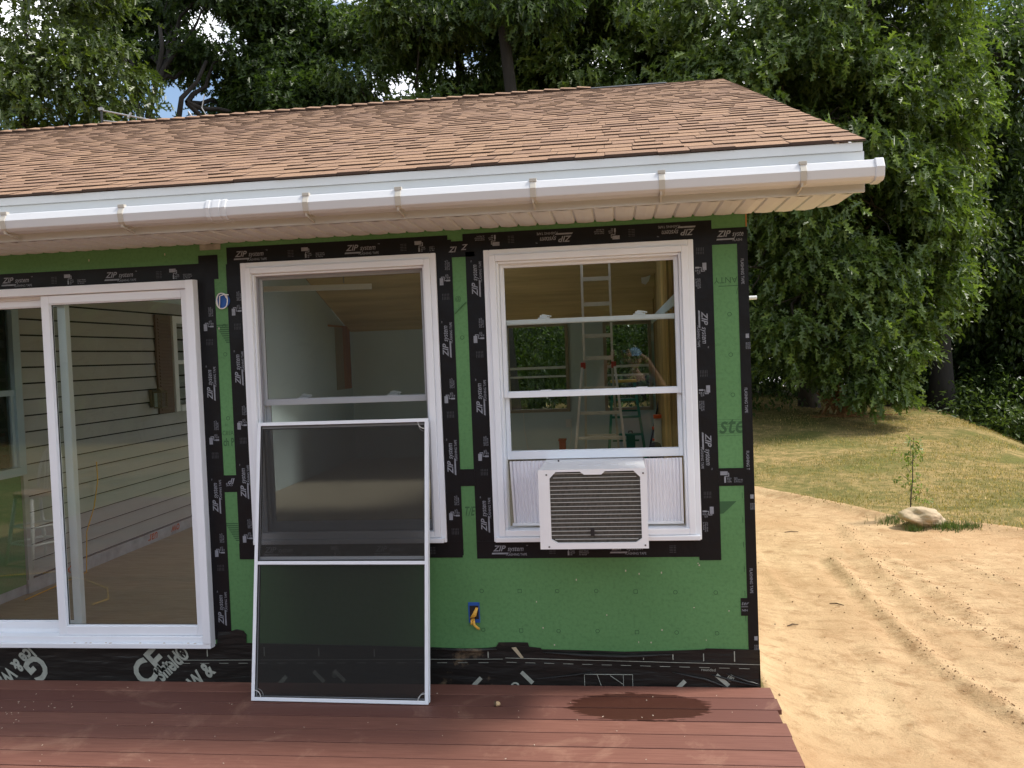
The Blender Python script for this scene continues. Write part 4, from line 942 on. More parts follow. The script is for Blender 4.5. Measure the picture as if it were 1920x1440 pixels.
mb = MB(); mb.prism([(-.21, 2.06), (-.15, 2.10), (-.10, 2.03), (-.11, 1.93), (-.19, 1.92)], 'y', 8.975, 8.98); p_ = mb.build('paper_scrap', M['paper'], org=(-.15, 8.98, 2.0)); tag(p_, 'torn white paper scrap low on the back wall beside its window', 'paper')
lf = empty('pale_bar', (-3.6, 3.2, 2.75), 'white bar hanging inside behind the screened left window, added for its pale streak', 'light fitting')
mb = MB(); mb.bar((-4.35, 3.3, 2.52), (-3.05, 3.6, 2.52), .05, .05); mb.build('bar_body', M['vinyl'], lf)  # bar added to draw a pale streak behind the glass
mb = MB()
for t in (.2, .8): mb.tube([(-4.35+1.3*t, 3.3+.3*t, 2.56), (-4.35+1.3*t, 3.3+.3*t, 3.40)], .006, 6)
mb.build('hanger', M['silver'], lf)

# ------------------------------------------------------------------ deck things
an = empty('acorn', (-1.354, -.296, 0), 'small tan acorn lying on the deck boards left of the wet patch', 'acorn')
bm = bmesh.new(); bmesh.ops.create_uvsphere(bm, u_segments=14, v_segments=10, radius=.0125)
for v in bm.verts: v.co.x *= 1.25; v.co.z = v.co.z + .0125
me = bpy.data.meshes.new('nut'); bm.to_mesh(me); bm.free(); me.materials.append(M['acorn']); o = bpy.data.objects.new('nut', me); COL.objects.link(o); o.parent = an
mb = MB(); mb.prism([(.0135*math.cos(k*.524), .0125+.0135*math.sin(k*.524)) for k in range(12)], 'x', -.016, -.006); o = mb.build('cup', M['stick'], None); o.parent = an

r_ = np.random.RandomState(17); mb = MB()
for i in range(105):
    if i < 60: x, y = r_.uniform(-4.4, .0), r_.uniform(-1.2, -.06)
    else: x, y = -3.95+r_.normal(0, .16), -.55+r_.normal(0, .16)
    a_ = r_.uniform(0, 3.14); l_ = r_.uniform(.002, .009); mb.bar((x, y, .0012), (x+l_*math.cos(a_), y+l_*math.sin(a_), .0018), .0022, .002)
for i in range(9): x = r_.uniform(-4.2, -3.1); mb.bar((x, -.046-r_.uniform(0, .01), .2345), (x+.012, -.05, .2355), .003, .002)
sd_ = mb.build('sawdust', mat('pale_shavings', (.62, .52, .40), .9)); tag(sd_, 'pale wood shavings scattered over the deck', 'sawdust', kind='stuff')

def stool(loc, rz, label):
    s = empty('bar_stool', loc, label, 'stool'); SH = .64; T = lambda mb, *a, **k: mb.tube(*a, **k)
    def bld(mb, name, m): 
        o = mb.build(name, m, None, smooth=True); o.parent = s
    mb = MB(); prof = [(.0, SH), (.17, SH), (.20, SH+.015), (.20, SH+.03), (.18, SH+.04), (0, SH+.036)]
    mb.prism([(.2*math.cos(k*.2618), .19*math.sin(k*.2618)) for k in range(24)], 'z', SH, SH+.04); o = mb.build('seat', M['stool_seat'], None, bevel=.008); o.parent = s
    for sx in (-1, 1):
        for sy in (-1, 1):
            mb = MB(); T(mb, [(sx*.12, sy*.12, SH), (sx*.16, sy*.16, SH*.5), (sx*.20, sy*.20, 0)], [.014, .019, .012], 10); bld(mb, 'leg', M['bone'])
    for z in (.2, .36):
        q = .12+.08*(SH-z)/SH
        for a, b in (((-q, -q), (q, -q)), ((-q, q), (q, q)), ((-q, -q), (-q, q)), ((q, -q), (q, q))):
            mb = MB(); T(mb, [(a[0], a[1], z), (b[0], b[1], z)], .010, 8); bld(mb, 'stretcher', M['bone'])
    arc = [(.185*math.cos(t)*1.0, .15+.05*math.sin(t), SH+.03+.42*math.sin(t)**.8) for t in np.linspace(.02, math.pi-.02, 15)]
    mb = MB(); T(mb, arc, .013, 8); bld(mb, 'hoop', M['bone'])
    for k in range(5):
        x = -.11+k*.055; zt = SH+.03+.42*math.sqrt(max(0, 1-(x/.185)**2))**.9
        mb = MB(); T(mb, [(x*.85, .15, SH+.03), (x, .195, zt)], .007, 6); bld(mb, 'spindle', M['bone'])
    s.rotation_euler = (0, 0, rz); return s
stool((-6.2, -2.75, 0), R(200), 'white hoop backed bar stool with wooden seat, mirrored in the sliding door glass')
mb = MB(); cp = [(-6.2, -2.2, .009), (-5.7, -2.35, .009), (-5.3, -2.2, .009), (-4.9, -1.9, .009), (-4.7, -1.6, .009), (-4.75, -1.4, .009)]
cc = [];
for i in range(len(cp)-1):
    for t in range(4): cc.append(Vector(cp[i]).lerp(Vector(cp[i+1]), t/4))
mb.tube(cc, .006, 6); c_ = mb.build('yellow_cable', M['yellow_wire'], org=(-5.3, -2.2, 0)); tag(c_, 'yellow extension cord lying across the deck, mirrored in the sliding door', 'cord')
mb = MB(); mb.tube([(-4.955, 1.95, 1.05), (-4.94, 1.93, .9), (-4.93, 1.85, .7), (-4.92, 1.72, .52), (-4.9, 1.66, .21), (-4.88, 1.3, .21), (-4.86, .9, .21)], .0045, 6); c_ = mb.build('yellow_cable', M['yellow_wire'], org=(-4.9, 1.7, .2)); tag(c_, 'yellow cord hanging down the taupe siding inside the sliding door', 'cord')

# ------------------------------------------------------------------ roof antenna
ae = empty('roof_antenna', (-6.2, 4.7, 4.56), 'silver tube aerial poking up behind the roof ridge at left', 'antenna')
mb = MB(); mb.tube([(-6.49, 4.75, 4.35), (-6.49, 4.75, 4.84)], .013, 8); mb.build('mast', M['black_plastic'], ae)
mb = MB(); mb.tube([(-6.52, 4.75, 4.80), (-5.62, 4.95, 4.60)], .0095, 8); mb.tube([(-6.47, 4.75, 4.67), (-5.85, 4.9, 4.60)], .0085, 8); mb.build('boom', M['silver'], ae)
mb = MB(); mb.box(-6.52, -6.47, 4.73, 4.77, 4.79, 4.82); mb.bar((-6.2, 4.8, 4.70), (-6.17, 4.82, 4.76), .02, .02); mb.build('clamp', M['silver'], ae)
mb = MB(); mb.tube([(-5.54, 4.95, 4.77), (-5.38, 4.95, 4.52)], .008, 8); mb.tube([(-5.34, 4.97, 4.95), (-5.38, 4.97, 4.80), (-5.30, 4.97, 4.66), (-5.26, 4.97, 4.52)], .006, 6); mb.build('element', M['silver'], ae)
#@@NATURE
# ------------------------------------------------------------------ leaves
OAK = np.array([(0,0),(.10,.02),(.22,.16),(.30,.20),(.33,.07),(.45,.10),(.58,.30),(.64,.27),(.62,.08),(.76,.10),(.86,.20),(.88,.07),(1,0)])   # half outline (u, v)
ELM = np.array([(0,0),(.3,.21),(.62,.20),(1,0)])
def leaf_cloud(rs, P, D, L, shape, droop, per, spread):
    """P twig points, D outward directions; returns verts, loops, sizes. Each leaf folds along its midrib."""
    n = len(P)*per; P = np.repeat(P, per, 0); D = np.repeat(D, per, 0)
    base = P + D*rs.uniform(-.2, 1, (n, 1))*spread + rs.normal(0, .38*spread, (n, 3))
    a = D*.6 + rs.normal(0, .55, (n, 3)); a[:, 2] -= droop*rs.uniform(.4, 1.3, n); a /= np.linalg.norm(a, axis=1)[:, None]
    up = np.array([0, 0, 1.]) + rs.normal(0, .5, (n, 3)) + D*.5; wv = np.cross(a, up); wv /= np.linalg.norm(wv, axis=1)[:, None]
    nn = np.cross(wv, a); s = (L*rs.uniform(.6, 1.2, n))[:, None, None]
    h = len(shape); u = shape[:, 0]; v = shape[:, 1]
    U = np.concatenate([u, u[1:-1]]); Vv = np.concatenate([v, -v[1:-1]]); F = np.abs(Vv)*.45 - .25*U*U
    V = base[:, None] + s*(a[:, None]*U[None, :, None] + wv[:, None]*Vv[None, :, None] + nn[:, None]*F[None, :, None])
    k = len(U); l1 = list(range(h)); l2 = [0] + list(range(h, k))[::1] + [h-1]
    lp = np.array(l1[::-1] + l2); off_ = (np.arange(n)*k)[:, None]
    return V.reshape(-1, 3), (off_ + lp[None]).ravel(), np.full(2*n, h)
def crown_points(rs, lobes, ntw, cull=None):
    P = []; D = []
    vol = np.array([l[3]*l[4]*l[5] for l in lobes])**(2/3); cnt = np.maximum(1, (ntw*vol/vol.sum()).astype(int))
    for (x, y, z, a, b, c), m in zip(lobes, cnt):
        d = rs.normal(0, 1, (m*2, 3)); d /= np.linalg.norm(d, axis=1)[:, None]
        keep = rs.uniform(0, 1, len(d)) < np.clip(.75 + .5*d[:, 2], .15, 1); d = d[keep][:m]
        r = rs.uniform(.35, 1, len(d))**.45 * (1 + .18*np.sin(d[:, 0]*5+x)*np.sin(d[:, 1]*6+y)+rs.normal(0, .07, len(d)))
        P.append(np.array([x, y, z]) + d*np.array([a, b, c])*r[:, None])
        if cull is not None:
            q = P[-1]; v = np.sin(q[:, 0]*2.1+q[:, 2]*1.3+.7)+np.sin(q[:, 1]*2.4-q[:, 2]*1.9+q[:, 0]*.8)+np.sin(q[:, 2]*2.9+q[:, 0]*1.1-1.)+.7*np.sin(q[:, 0]*4.7-q[:, 2]*3.9)
            ok_ = v > cull; P[-1] = q[ok_]; d = d[ok_]
        o = d.copy(); o[:, 2] *= .5; o /= np.linalg.norm(o, axis=1)[:, None]; D.append(o)
    return np.concatenate(P), np.concatenate(D)
def crown_lobes(rs, c, rad, n, lr=(.26, .42), flatten=.72):
    out = []
    for i in range(n):
        d = rs.normal(0, 1, 3); d /= np.linalg.norm(d); r = rs.uniform(.35, .82)
        k = rs.uniform(*lr)*min(rad); out.append((c[0]+d[0]*rad[0]*r, c[1]+d[1]*rad[1]*r, c[2]+d[2]*rad[2]*r, k*1.25, k*1.25, k*flatten))
    return out
def wobble(rs, p, q, n, amp):
    p, q = np.array(p, float), np.array(q, float); L = np.linalg.norm(q-p); pts = []
    for i in range(n+1):
        t = i/n; s = math.sin(math.pi*t); pts.append(p+(q-p)*t + rs.normal(0, amp*L, 3)*s*.6)
    return pts
def tree(label, base, trunk_r, fork, lobes, ntw, per, L, shape, leafm, barkm, seed, group, droop=.55, spread=.35, cat='tree', name='tree', limbs=True, forks=None, cull=-.95):
    if group == G1: cull = -.58
    rs = np.random.RandomState(seed); bz = float(H(base[0], base[1])) - .1; o0 = Vector((base[0], base[1], bz))
    t = empty(name, o0, label, cat, group)
    mb = MB(); f = np.array(fork); pts = wobble(rs, (base[0], base[1], bz), f, 5, .03)
    mb.tube(pts, [trunk_r*1.35] + [trunk_r*(1-.1*i) for i in range(5)], 12)
    if limbs:
        forks = forks or []
        for p, r in forks: mb.tube(wobble(rs, f, p, 5, .05), [trunk_r*.6*(1-.12*i) for i in range(6)] if r is None else np.linspace(r, r*.4, 6), 9)
        for (x, y, z, a, b, c) in lobes:
            src = f; 
            if forks:
                fs = [np.array(p) for p, r in forks]; src = min(fs, key=lambda q: np.linalg.norm(q-np.array((x, y, z)))); src = f*.4+src*.6
            r0 = trunk_r*.33; mb.tube(wobble(rs, src, (x, y, z), 6, .06), np.linspace(r0, r0*.2, 7), 6, cap=False)
            for k in range(4):
                d = rs.normal(0, 1, 3); d /= np.linalg.norm(d); mb.tube(wobble(rs, (x-.2*d[0]*a, y-.2*d[1]*a, z), (x+d[0]*a*.8, y+d[1]*b*.8, z+d[2]*c*.7), 3, .06), np.linspace(r0*.28, r0*.06, 4), 5, cap=False)
    tr = mb.build('trunk', barkm, t, smooth=True)
    P, D = crown_points(rs, lobes, int(ntw*1.35), cull); V, lo, sz = leaf_cloud(rs, P-np.array(o0), D, L, shape, droop, per, spread)
    fast_mesh('crown', V, (lo, sz), leafm, parent=t)
    return t
G1 = 'trees behind the house roof'; G2 = 'trees at the edge of the lawn'
rs = np.random.RandomState(77)
# --- big oak right of the house, branches hanging almost to the lawn
lob = [(1.0,16,9.4,2.4,2.2,1.7),(3.0,15.6,8.8,2.3,2.2,1.7),(5.2,16.2,9.6,2.2,2.2,1.8),(-1.0,16.4,8.3,2.0,2.0,1.5),(2.2,15.2,7.0,2.0,1.9,1.5),(4.4,15.6,6.9,2.0,2.0,1.6),
       (6.1,16.6,7.3,1.8,2.0,1.6),(3.2,15.6,5.2,1.9,1.8,1.5),(5.2,16.0,4.8,1.9,1.8,1.5),(6.4,16.8,5.2,1.4,1.7,1.4),(2.6,15.8,3.6,1.3,1.5,1.2),(3.6,15.6,3.0,1.3,1.4,1.1),(4.7,15.9,2.9,1.5,1.5,1.2),(5.9,16.4,3.2,1.3,1.5,1.2),
       (3.2,15.6,2.0,.95,1.1,.75),(4.5,15.8,1.5,1.2,1.2,.8),(5.5,16.2,1.7,1.0,1.2,.8),(5.0,15.8,.62,.80,.8,.55),(4.4,18.4,6.2,2.6,2.0,2.6),(2.2,18.6,4.4,2.2,1.6,2.0),(5.6,18.6,3.0,1.6,1.6,1.4)]
tree('large leafy oak with branches hanging nearly to the lawn right of the house', (4.45, 19.6), .24, (4.3, 18.2, 3.8), lob, 6800, 9, .28, OAK, M['leaf_oak'], M['bark'], 21, G2, .75, .30, cull=-.62)
# --- finer leaved tree to its right
lob = [(6.2,18.2,9.8,1.7,1.9,1.6),(6.9,19,8.4,1.5,1.8,1.4),(6.1,18,7.3,1.7,1.8,1.5),(7.2,18.6,6.2,1.3,1.7,1.1),(6.3,18,5.4,1.5,1.7,1.2),(7.35,18.4,4.6,1.15,1.5,.8),(6.4,18,3.8,1.4,1.6,.9),(7.2,18.6,3.2,1.05,1.4,.65),(6.3,18.2,2.3,1.1,1.4,.75),(6.6,18.4,1.3,.6,1.1,.4),(5.9,18.6,11.0,2.0,2.0,1.5)] + [(7.3+.35*math.sin(i*2.4), 18.2+.3*(i%3), 2.6+.78*i, .55+.12*(i%3), .6, .34) for i in range(10)]
tree('lighter green fine leaved tree beside the hanging oak, leaning slim trunk', (6.75, 20.6), .11, (7.2, 19.4, 4.2), lob, 4600, 11, .155, ELM, M['leaf_yel'], M['bark_dark'], 22, G2, .6, .30)
# --- thick dark trunk at the crest and the dark crowns beyond it
lob = crown_lobes(rs, (10.2, 22.5, 9.0), (3.4, 3.0, 4.6), 16) + [(9.9,22,4.2,2.0,1.8,1.2),(10.8,22.5,5.4,2.0,1.8,1.4),(11.2,22,3.6,1.6,1.6,1.0),(9.2,22.8,5.2,1.5,1.4,1.1),(10.2,23.5,2.9,1.8,1.4,1.1),(11.6,23.5,2.2,1.8,1.4,1.2),(12.6,23,4.2,1.8,1.5,1.4)]
tree('old tree with a thick dark trunk at the edge of the lawn slope', (8.45, 21.3), .31, (8.7, 21.9, 5.6), lob, 4200, 9, .20, ELM, M['leaf_mid'], M['bark_dark'], 23, G2, .5, .38)
lob = crown_lobes(rs, (13.6, 25.0, 8.6), (3.2, 3.0, 5.6), 17)
tree('tall tree with a sunlit top at the far right of the lawn', (13.4, 25), .25, (13.4, 25, 5.0), lob, 4200, 9, .17, ELM, M['leaf_mid'], M['bark_dark'], 24, G2, .5, .40)
lob = crown_lobes(rs, (17.5, 24.0, 4.5), (4.0, 3.0, 5.6), 14)
tree('leafy tree low down the slope at the far right', (17.5, 24), .2, (17.5, 24, 1.0), lob, 3000, 9, .19, ELM, M['leaf_mid'], M['bark_dark'], 25, G2, .5, .40)
# --- behind the house
lob = [(-12.2,11.4,6.3,1.7,1.5,1.2),(-11.2,11.2,5.3,1.5,1.3,1.0),(-12.6,11.8,7.8,2.0,1.6,1.3),(-10.6,11.6,5.9,.9,.9,.6),(-13.2,11.4,5.0,1.6,1.5,1.0),(-11.0,11.8,7.6,1.1,1.1,.8),(-12.4,11.8,9.6,2.0,1.6,1.3)]
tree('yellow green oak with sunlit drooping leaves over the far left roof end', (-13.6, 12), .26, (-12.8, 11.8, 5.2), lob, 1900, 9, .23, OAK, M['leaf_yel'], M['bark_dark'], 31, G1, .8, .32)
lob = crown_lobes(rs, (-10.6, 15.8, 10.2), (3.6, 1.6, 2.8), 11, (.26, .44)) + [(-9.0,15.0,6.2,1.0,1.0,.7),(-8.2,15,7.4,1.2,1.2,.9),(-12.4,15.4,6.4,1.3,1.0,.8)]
tree('forked dark oak with open limbs above the roof aerial', (-10.9, 14), .20, (-10.95, 14, 6.4), lob, 2700, 9, .23, OAK, M['leaf_shaded'], M['bark_dark'], 32, G1, .6, .34, forks=[((-11.9, 14.2, 9.4), .11), ((-9.8, 14.3, 8.8), .09), ((-11.0, 14.5, 9.8), .10)])
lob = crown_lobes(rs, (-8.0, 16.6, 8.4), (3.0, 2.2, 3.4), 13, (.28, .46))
tree('dense dark oak right of the forked oak, behind the ridge', (-7.6, 16.2), .24, (-7.8, 16.4, 5.4), lob, 3600, 9, .23, OAK, M['leaf_shaded'], M['bark_dark'], 33, G1, .6, .36)
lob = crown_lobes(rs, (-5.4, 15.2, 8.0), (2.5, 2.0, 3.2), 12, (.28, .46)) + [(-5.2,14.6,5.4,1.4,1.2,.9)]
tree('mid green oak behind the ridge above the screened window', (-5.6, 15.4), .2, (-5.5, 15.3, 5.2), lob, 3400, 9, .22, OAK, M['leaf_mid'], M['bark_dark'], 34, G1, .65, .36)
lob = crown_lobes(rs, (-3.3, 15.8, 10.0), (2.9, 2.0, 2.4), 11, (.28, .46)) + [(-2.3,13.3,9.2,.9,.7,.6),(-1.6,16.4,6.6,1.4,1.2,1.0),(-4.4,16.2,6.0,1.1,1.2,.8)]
tree('oak with a straight dark trunk behind the middle of the ridge', (-2.95, 13.8), .165, (-2.9, 14.2, 12.5), lob, 2700, 9, .24, OAK, M['leaf_shaded'], M['bark_dark'], 35, G1, .6, .36, limbs=False)
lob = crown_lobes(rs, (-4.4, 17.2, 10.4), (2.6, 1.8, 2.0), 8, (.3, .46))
tree('oak with a leaning trunk just left of the straight trunk', (-3.1, 15.2), .17, (-4.3, 16.4, 9.4), lob, 2000, 9, .22, OAK, M['leaf_shaded'], M['bark_dark'], 36, G1, .6, .36)
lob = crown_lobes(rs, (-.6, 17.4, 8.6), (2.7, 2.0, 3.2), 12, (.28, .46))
tree('slim oak with shaded leaves right of the straight trunk', (-1.75, 15.6), .12, (-1.5, 16.2, 7.4), lob, 3400, 9, .22, OAK, M['leaf_shaded'], M['bark_dark'], 37, G1, .65, .36)
# far wood that closes the view, and the shade wood on the camera side that the glass mirrors
def wood(name, boxes, n, per, L, label, seed, m):
    r_ = np.random.RandomState(seed); lobes = []
    for (x0, x1, y0, y1, z0, z1, k) in boxes:
        for i in range(k): lobes.append((r_.uniform(x0, x1), r_.uniform(y0, y1), r_.uniform(z0, z1), r_.uniform(1.6, 2.6), r_.uniform(1.4, 2.2), r_.uniform(1.1, 1.9)))
    P, D = crown_points(r_, lobes, n); V, lo, sz = leaf_cloud(r_, P, D, L, ELM, .5, per, .5)
    o = fast_mesh(name, V, (lo, sz), m); return tag(o, label, 'wood', kind='stuff')
wood('distant_wood', [(-26, 8, 24, 30, .5, 4.2, 56), (0, 14, 26, 30, 3, 9, 26), (9.6, 20, 24, 27, -2, 5.5, 60), (10, 32, 27, 34, -3, 9, 44), (8, 34, 27, 34, -6, 3, 40), (-24, 8, 23, 28, 0, 4, 30)], 21000, 9, .34, 'dark far off woods closing the view behind all the trees', 51, M['leaf_shaded'])
wood('shade_wood', [(-26, 20, -27, -22, .2, 4.6, 100)], 9000, 9, .85, 'dark woods mirrored in the window glass', 52, M['leaf_shaded'])
wood('undergrowth', [(8.6, 13, 18, 27, -2.4, -.9, 22), (12, 20, 14, 24, -4.5, -2.2, 22), (-2, 8, 24, 28, -.2, 1.5, 20), (-13, 4, 17.5, 22, .2, 3.4, 44)], 12000, 9, .14, 'low dark brush growing down the slope beyond the lawn', 53, M['leaf_mid'])
# small bushes on the slope
for (x, y, r, seed, lab, m, L_) in ((10.4, 19.6, .9, 61, 'dark feathery bush beside the thick trunk', 'leaf_oak', .11), (9.5, 15.2, .55, 62, 'sparse pale bush at the edge of the slope', 'leaf_yel', .09), (7.6, 22.5, .7, 63, 'low bush under the leaning slim trunk', 'leaf_shaded', .12), (10.6, 22.4, 1.3, 64, 'tall dark leaved bush right of the thick trunk', 'leaf_mid', .12)):
    r_ = np.random.RandomState(seed); z0 = float(H(x, y)); b = empty('bush', (x, y, z0), lab, 'bush')
    mb = MB()
    for k in range(9): mb.tube(wobble(r_, (x+r_.normal(0, .06), y, z0-.05), (x+r_.normal(0, r*.5), y+r_.normal(0, r*.4), z0+r*r_.uniform(.8, 1.6)), 3, .05), [.018, .013, .008, .004], 5)
    mb.build('stem', M['bark_dark'], b)
    lobes = [(r_.normal(0, r*.4), r_.normal(0, r*.35), r*r_.uniform(.4, 1.5), r*.45, r*.45, r*.38) for k in range(9)]
    P, D = crown_points(r_, lobes, 260); V, lo, sz = leaf_cloud(r_, P, D, L_, ELM, .4, 8, .14); fast_mesh('crown', V, (lo, sz), M[m], parent=b)
# brown withered clump at the foot of the hanging oak
r_ = np.random.RandomState(71); z0 = float(H(4.9, 17.6)); b = empty('withered_clump', (4.95, 17.6, z0), 'brown withered stump shoots and dry stalks on the lawn under the hanging oak', 'stump')
mb = MB()
for k in range(26): mb.tube([(4.95+r_.normal(0, .22), 17.6+r_.normal(0, .15), z0), (4.95+r_.normal(0, .3), 17.6+r_.normal(0, .2), z0+r_.uniform(.35, .85))], [.03, .012], 5)
for k in range(60): a_ = r_.uniform(0, 6.28); q = r_.uniform(.3, 1.0); mb.tube([(4.6+q*1.6*math.cos(a_), 17.5+q*.6*math.sin(a_), z0+.02), (4.6+q*1.6*math.cos(a_)+r_.normal(0, .3), 17.5+q*.6*math.sin(a_)+.1, z0+r_.uniform(.03, .09))], [.010, .006], 4)
mb.build('stalks', mat('dry_stalk', (.26, .13, .05), .9), b)
lobes = [(r_.normal(0, .2), r_.normal(0, .15), r_.uniform(.2, .7), .25, .2, .2) for k in range(7)]
P, D = crown_points(r_, lobes, 90); V, lo, sz = leaf_cloud(r_, P, D, .13, OAK, .9, 6, .1); fast_mesh('foliage', V, (lo, sz), M['leaf_dry'], parent=b)
# sapling by the boulder
r_ = np.random.RandomState(81); SX, SY = 2.86, 6.55; z0 = float(H(SX, SY)); b = empty('sapling', (SX, SY, z0), 'thin young sapling with few leaves standing behind the boulder', 'sapling')
mb = MB(); mb.tube(wobble(r_, (SX, SY, z0-.02), (SX+.06, SY, z0+1.02), 6, .01), np.linspace(.010, .004, 7), 6)
for k in range(7): z = z0+.25+k*.11; a_ = r_.uniform(0, 6.28); mb.tube([(SX+.03*k/7, SY, z), (SX+.14*math.cos(a_), SY+.12*math.sin(a_), z+.09)], [.004, .002], 5)
mb.build('trunk', M['bark'], b)
lobes = [(.06, 0, .95, .075, .08, .12), (.05, 0, .80, .09, .08, .10), (.02, 0, .62, .08, .08, .12), (.0, 0, .45, .07, .07, .07), (.04, 0, .33, .06, .06, .06), (-.17, 0, .48, .06, .05, .05), (.16, 0, .22, .07, .06, .05), (-.12, 0, .82, .05, .04, .05), (.18, 0, .38, .06, .05, .05), (.10, 0, .88, .06, .06, .08)]
P, D = crown_points(r_, lobes, 70); V, lo, sz = leaf_cloud(r_, P, D, .045, ELM, .4, 5, .035); fast_mesh('crown', V, (lo, sz), leaf_mat('sapling_leaves', (.11, .16, .035), (.16, .22, .05), (.2, .26, .07), .45), parent=b)
# boulder
bm = bmesh.new(); bmesh.ops.create_icosphere(bm, subdivisions=5, radius=1)
for v in bm.verts:
    c = v.co.copy(); d = 1 + .30*_noise.noise(c*1.25+Vector((3.1, 1.7, .4))) + .09*_noise.noise(c*3.1) + .03*_noise.noise(c*8.)
    v.co = Vector((c.x*.245*d, c.y*.19*d, c.z*.125*d*(1.08 if c.z > 0 else .8) - c.x*.03 + .055))
me = bpy.data.meshes.new('boulder'); bm.to_mesh(me); bm.free(); me.materials.append(M['rock']); me.polygons.foreach_set('use_smooth', [True]*len(me.polygons))
bo = bpy.data.objects.new('boulder', me); COL.objects.link(bo); bo.location = (2.86, 6.12, float(H(2.86, 6.12))+.01); tag(bo, 'pale rounded boulder at the edge of the sand in front of the sapling', 'boulder')
# grass : blades over the lawn in view, tufts round the boulder
r_ = np.random.RandomState(91)
def blades(name, X, Y, hgt, wid, label, r_):
    n = len(X); Z = H(X, Y)-.008; B = np.stack([X, Y, Z], 1); a = r_.uniform(0, 6.28, n); h = hgt*r_.uniform(.5, 1.3, n)
    dx = np.stack([np.cos(a), np.sin(a), np.zeros(n)], 1)*wid*r_.uniform(.7, 1.3, (n, 1)); ln = np.stack([np.cos(a+1.3), np.sin(a+1.3), np.zeros(n)], 1)*(h*r_.uniform(.1, .8, n))[:, None]
    T = B + ln; T[:, 2] += h; V = np.stack([B-dx, B+dx, T], 1).reshape(-1, 3)
    o = fast_mesh(name, V, (np.arange(3*n), np.full(n, 3)), M['grass_blade']); return tag(o, label, 'grass', kind='stuff')
M['tuft_blade'] = leaf_mat('green_tuft_blades', (.06, .10, .02), (.085, .125, .03), (.13, .165, .05), .3)
n = 150000; X = r_.uniform(.2, 11, n); u_ = r_.uniform(0, 1, n); Y_ = 4.5 + 18*u_**1.7
lm = lawn_mask(X, Y_); k = (r_.uniform(0, 1, n) < lm) & (vnoise(X, Y_, 2.2, 92) + r_.normal(0, .25, n) > .0)
blades('lawn_grass', X[k], Y_[k], .045, .006, 'short dry lawn grass beyond the sand', r_)
def tuft(cx_, cy_, sx, sy, n): return cx_+r_.normal(0, sx, n), cy_+r_.normal(0, sy, n)
tx = [tuft(3.12, 5.95, .12, .06, 500), tuft(2.70, 5.92, .05, .03, 120), tuft(2.62, 6.4, .12, .1, 260), tuft(3.35, 5.95, .06, .04, 160)]
blades('grass_tuft', np.concatenate([t[0] for t in tx]), np.concatenate([t[1] for t in tx]), .09, .004, 'tufts of green grass at the foot of the boulder', r_).data.materials[0] = M['tuft_blade']
# crumbs and small stones on the sand
n = 1500; X = r_.uniform(.1, 5.5, n); Y_ = r_.uniform(-1.0, 8.5, n); k = lawn_mask(X, Y_) < .3; X, Y_ = X[k], Y_[k]
for pts, h in RUTS[:4]:
    for i in range(len(pts)-1):
        t = r_.uniform(0, 1, 60); X = np.append(X, pts[i][0]+(pts[i+1][0]-pts[i][0])*t + r_.normal(0, .06, 60)); Y_ = np.append(Y_, pts[i][1]+(pts[i+1][1]-pts[i][1])*t + r_.normal(0, .05, 60))
n = len(X); oc = np.array([(1,0,0),(0,1,0),(-1,0,0),(0,-1,0),(0,0,1),(0,0,-1)], float); of = np.array([(0,1,4),(1,2,4),(2,3,4),(3,0,4),(1,0,5),(2,1,5),(3,2,5),(0,3,5)])
sz_ = (.003 + .008*r_.uniform(0, 1, n)**4); V = np.stack([X, Y_, H(X, Y_)+sz_*.3], 1)[:, None] + oc[None]*sz_[:, None, None]*r_.uniform(.6, 1.3, (n, 6, 1))
sc_ = fast_mesh('sand_crumbs', V.reshape(-1, 3), (((np.arange(n)*6)[:, None, None]+of[None]).ravel(), np.full(8*n, 3)), mat('sand_crumb', (.30, .19, .10), .95)); tag(sc_, 'crumbs of soil and grit on the sand', 'grit', kind='stuff')
for i, (x, y, a_, l_, lab) in enumerate(((.62, 2.35, .4, .10, 'short dark stick lying on the sand near the house corner'), (1.10, 2.95, -.5, .12, 'dark bent stick lying beside the tyre rut'), (1.3, 5.9, .1, .16, 'longest dark stick on the sand towards the lawn'))):
    z = float(H(x, y)); mb = MB(); mb.tube([(x-l_/2*math.cos(a_), y-l_/2*math.sin(a_), z+.008), (x, y+.01, z+.014), (x+l_/2*math.cos(a_), y+l_/2*math.sin(a_), z+.008)], [.004, .006, .003], 6)
    o = mb.build('stick', M['stick'], org=(x, y, z)); tag(o, lab, 'stick', 'sticks on the sand')

# ------------------------------------------------------------------ the photographer, mirrored in the right window
PX, PY = -.50, -5.06
def skinned(name, chain, edges, parent, m, sub=2):
    me = bpy.data.meshes.new(name); me.from_pydata([c[0] for c in chain], edges, []); me.materials.append(m)
    o = bpy.data.objects.new(name, me); COL.objects.link(o); o.parent = parent
    o.modifiers.new('skin', 'SKIN').use_smooth_shade = True
    if not me.skin_vertices: me.skin_vertices.new()
    for v, c in zip(me.skin_vertices[0].data, chain): v.radius = (c[1], c[1] if len(c) < 3 else c[2])
    me.skin_vertices[0].data[0].use_root = True
    s = o.modifiers.new('sub', 'SUBSURF'); s.levels = sub; s.render_levels = sub
    return o
pp = empty('person', (PX, PY, 0), 'person in a light blue cap holding up a phone, mirrored in the right window', 'person')
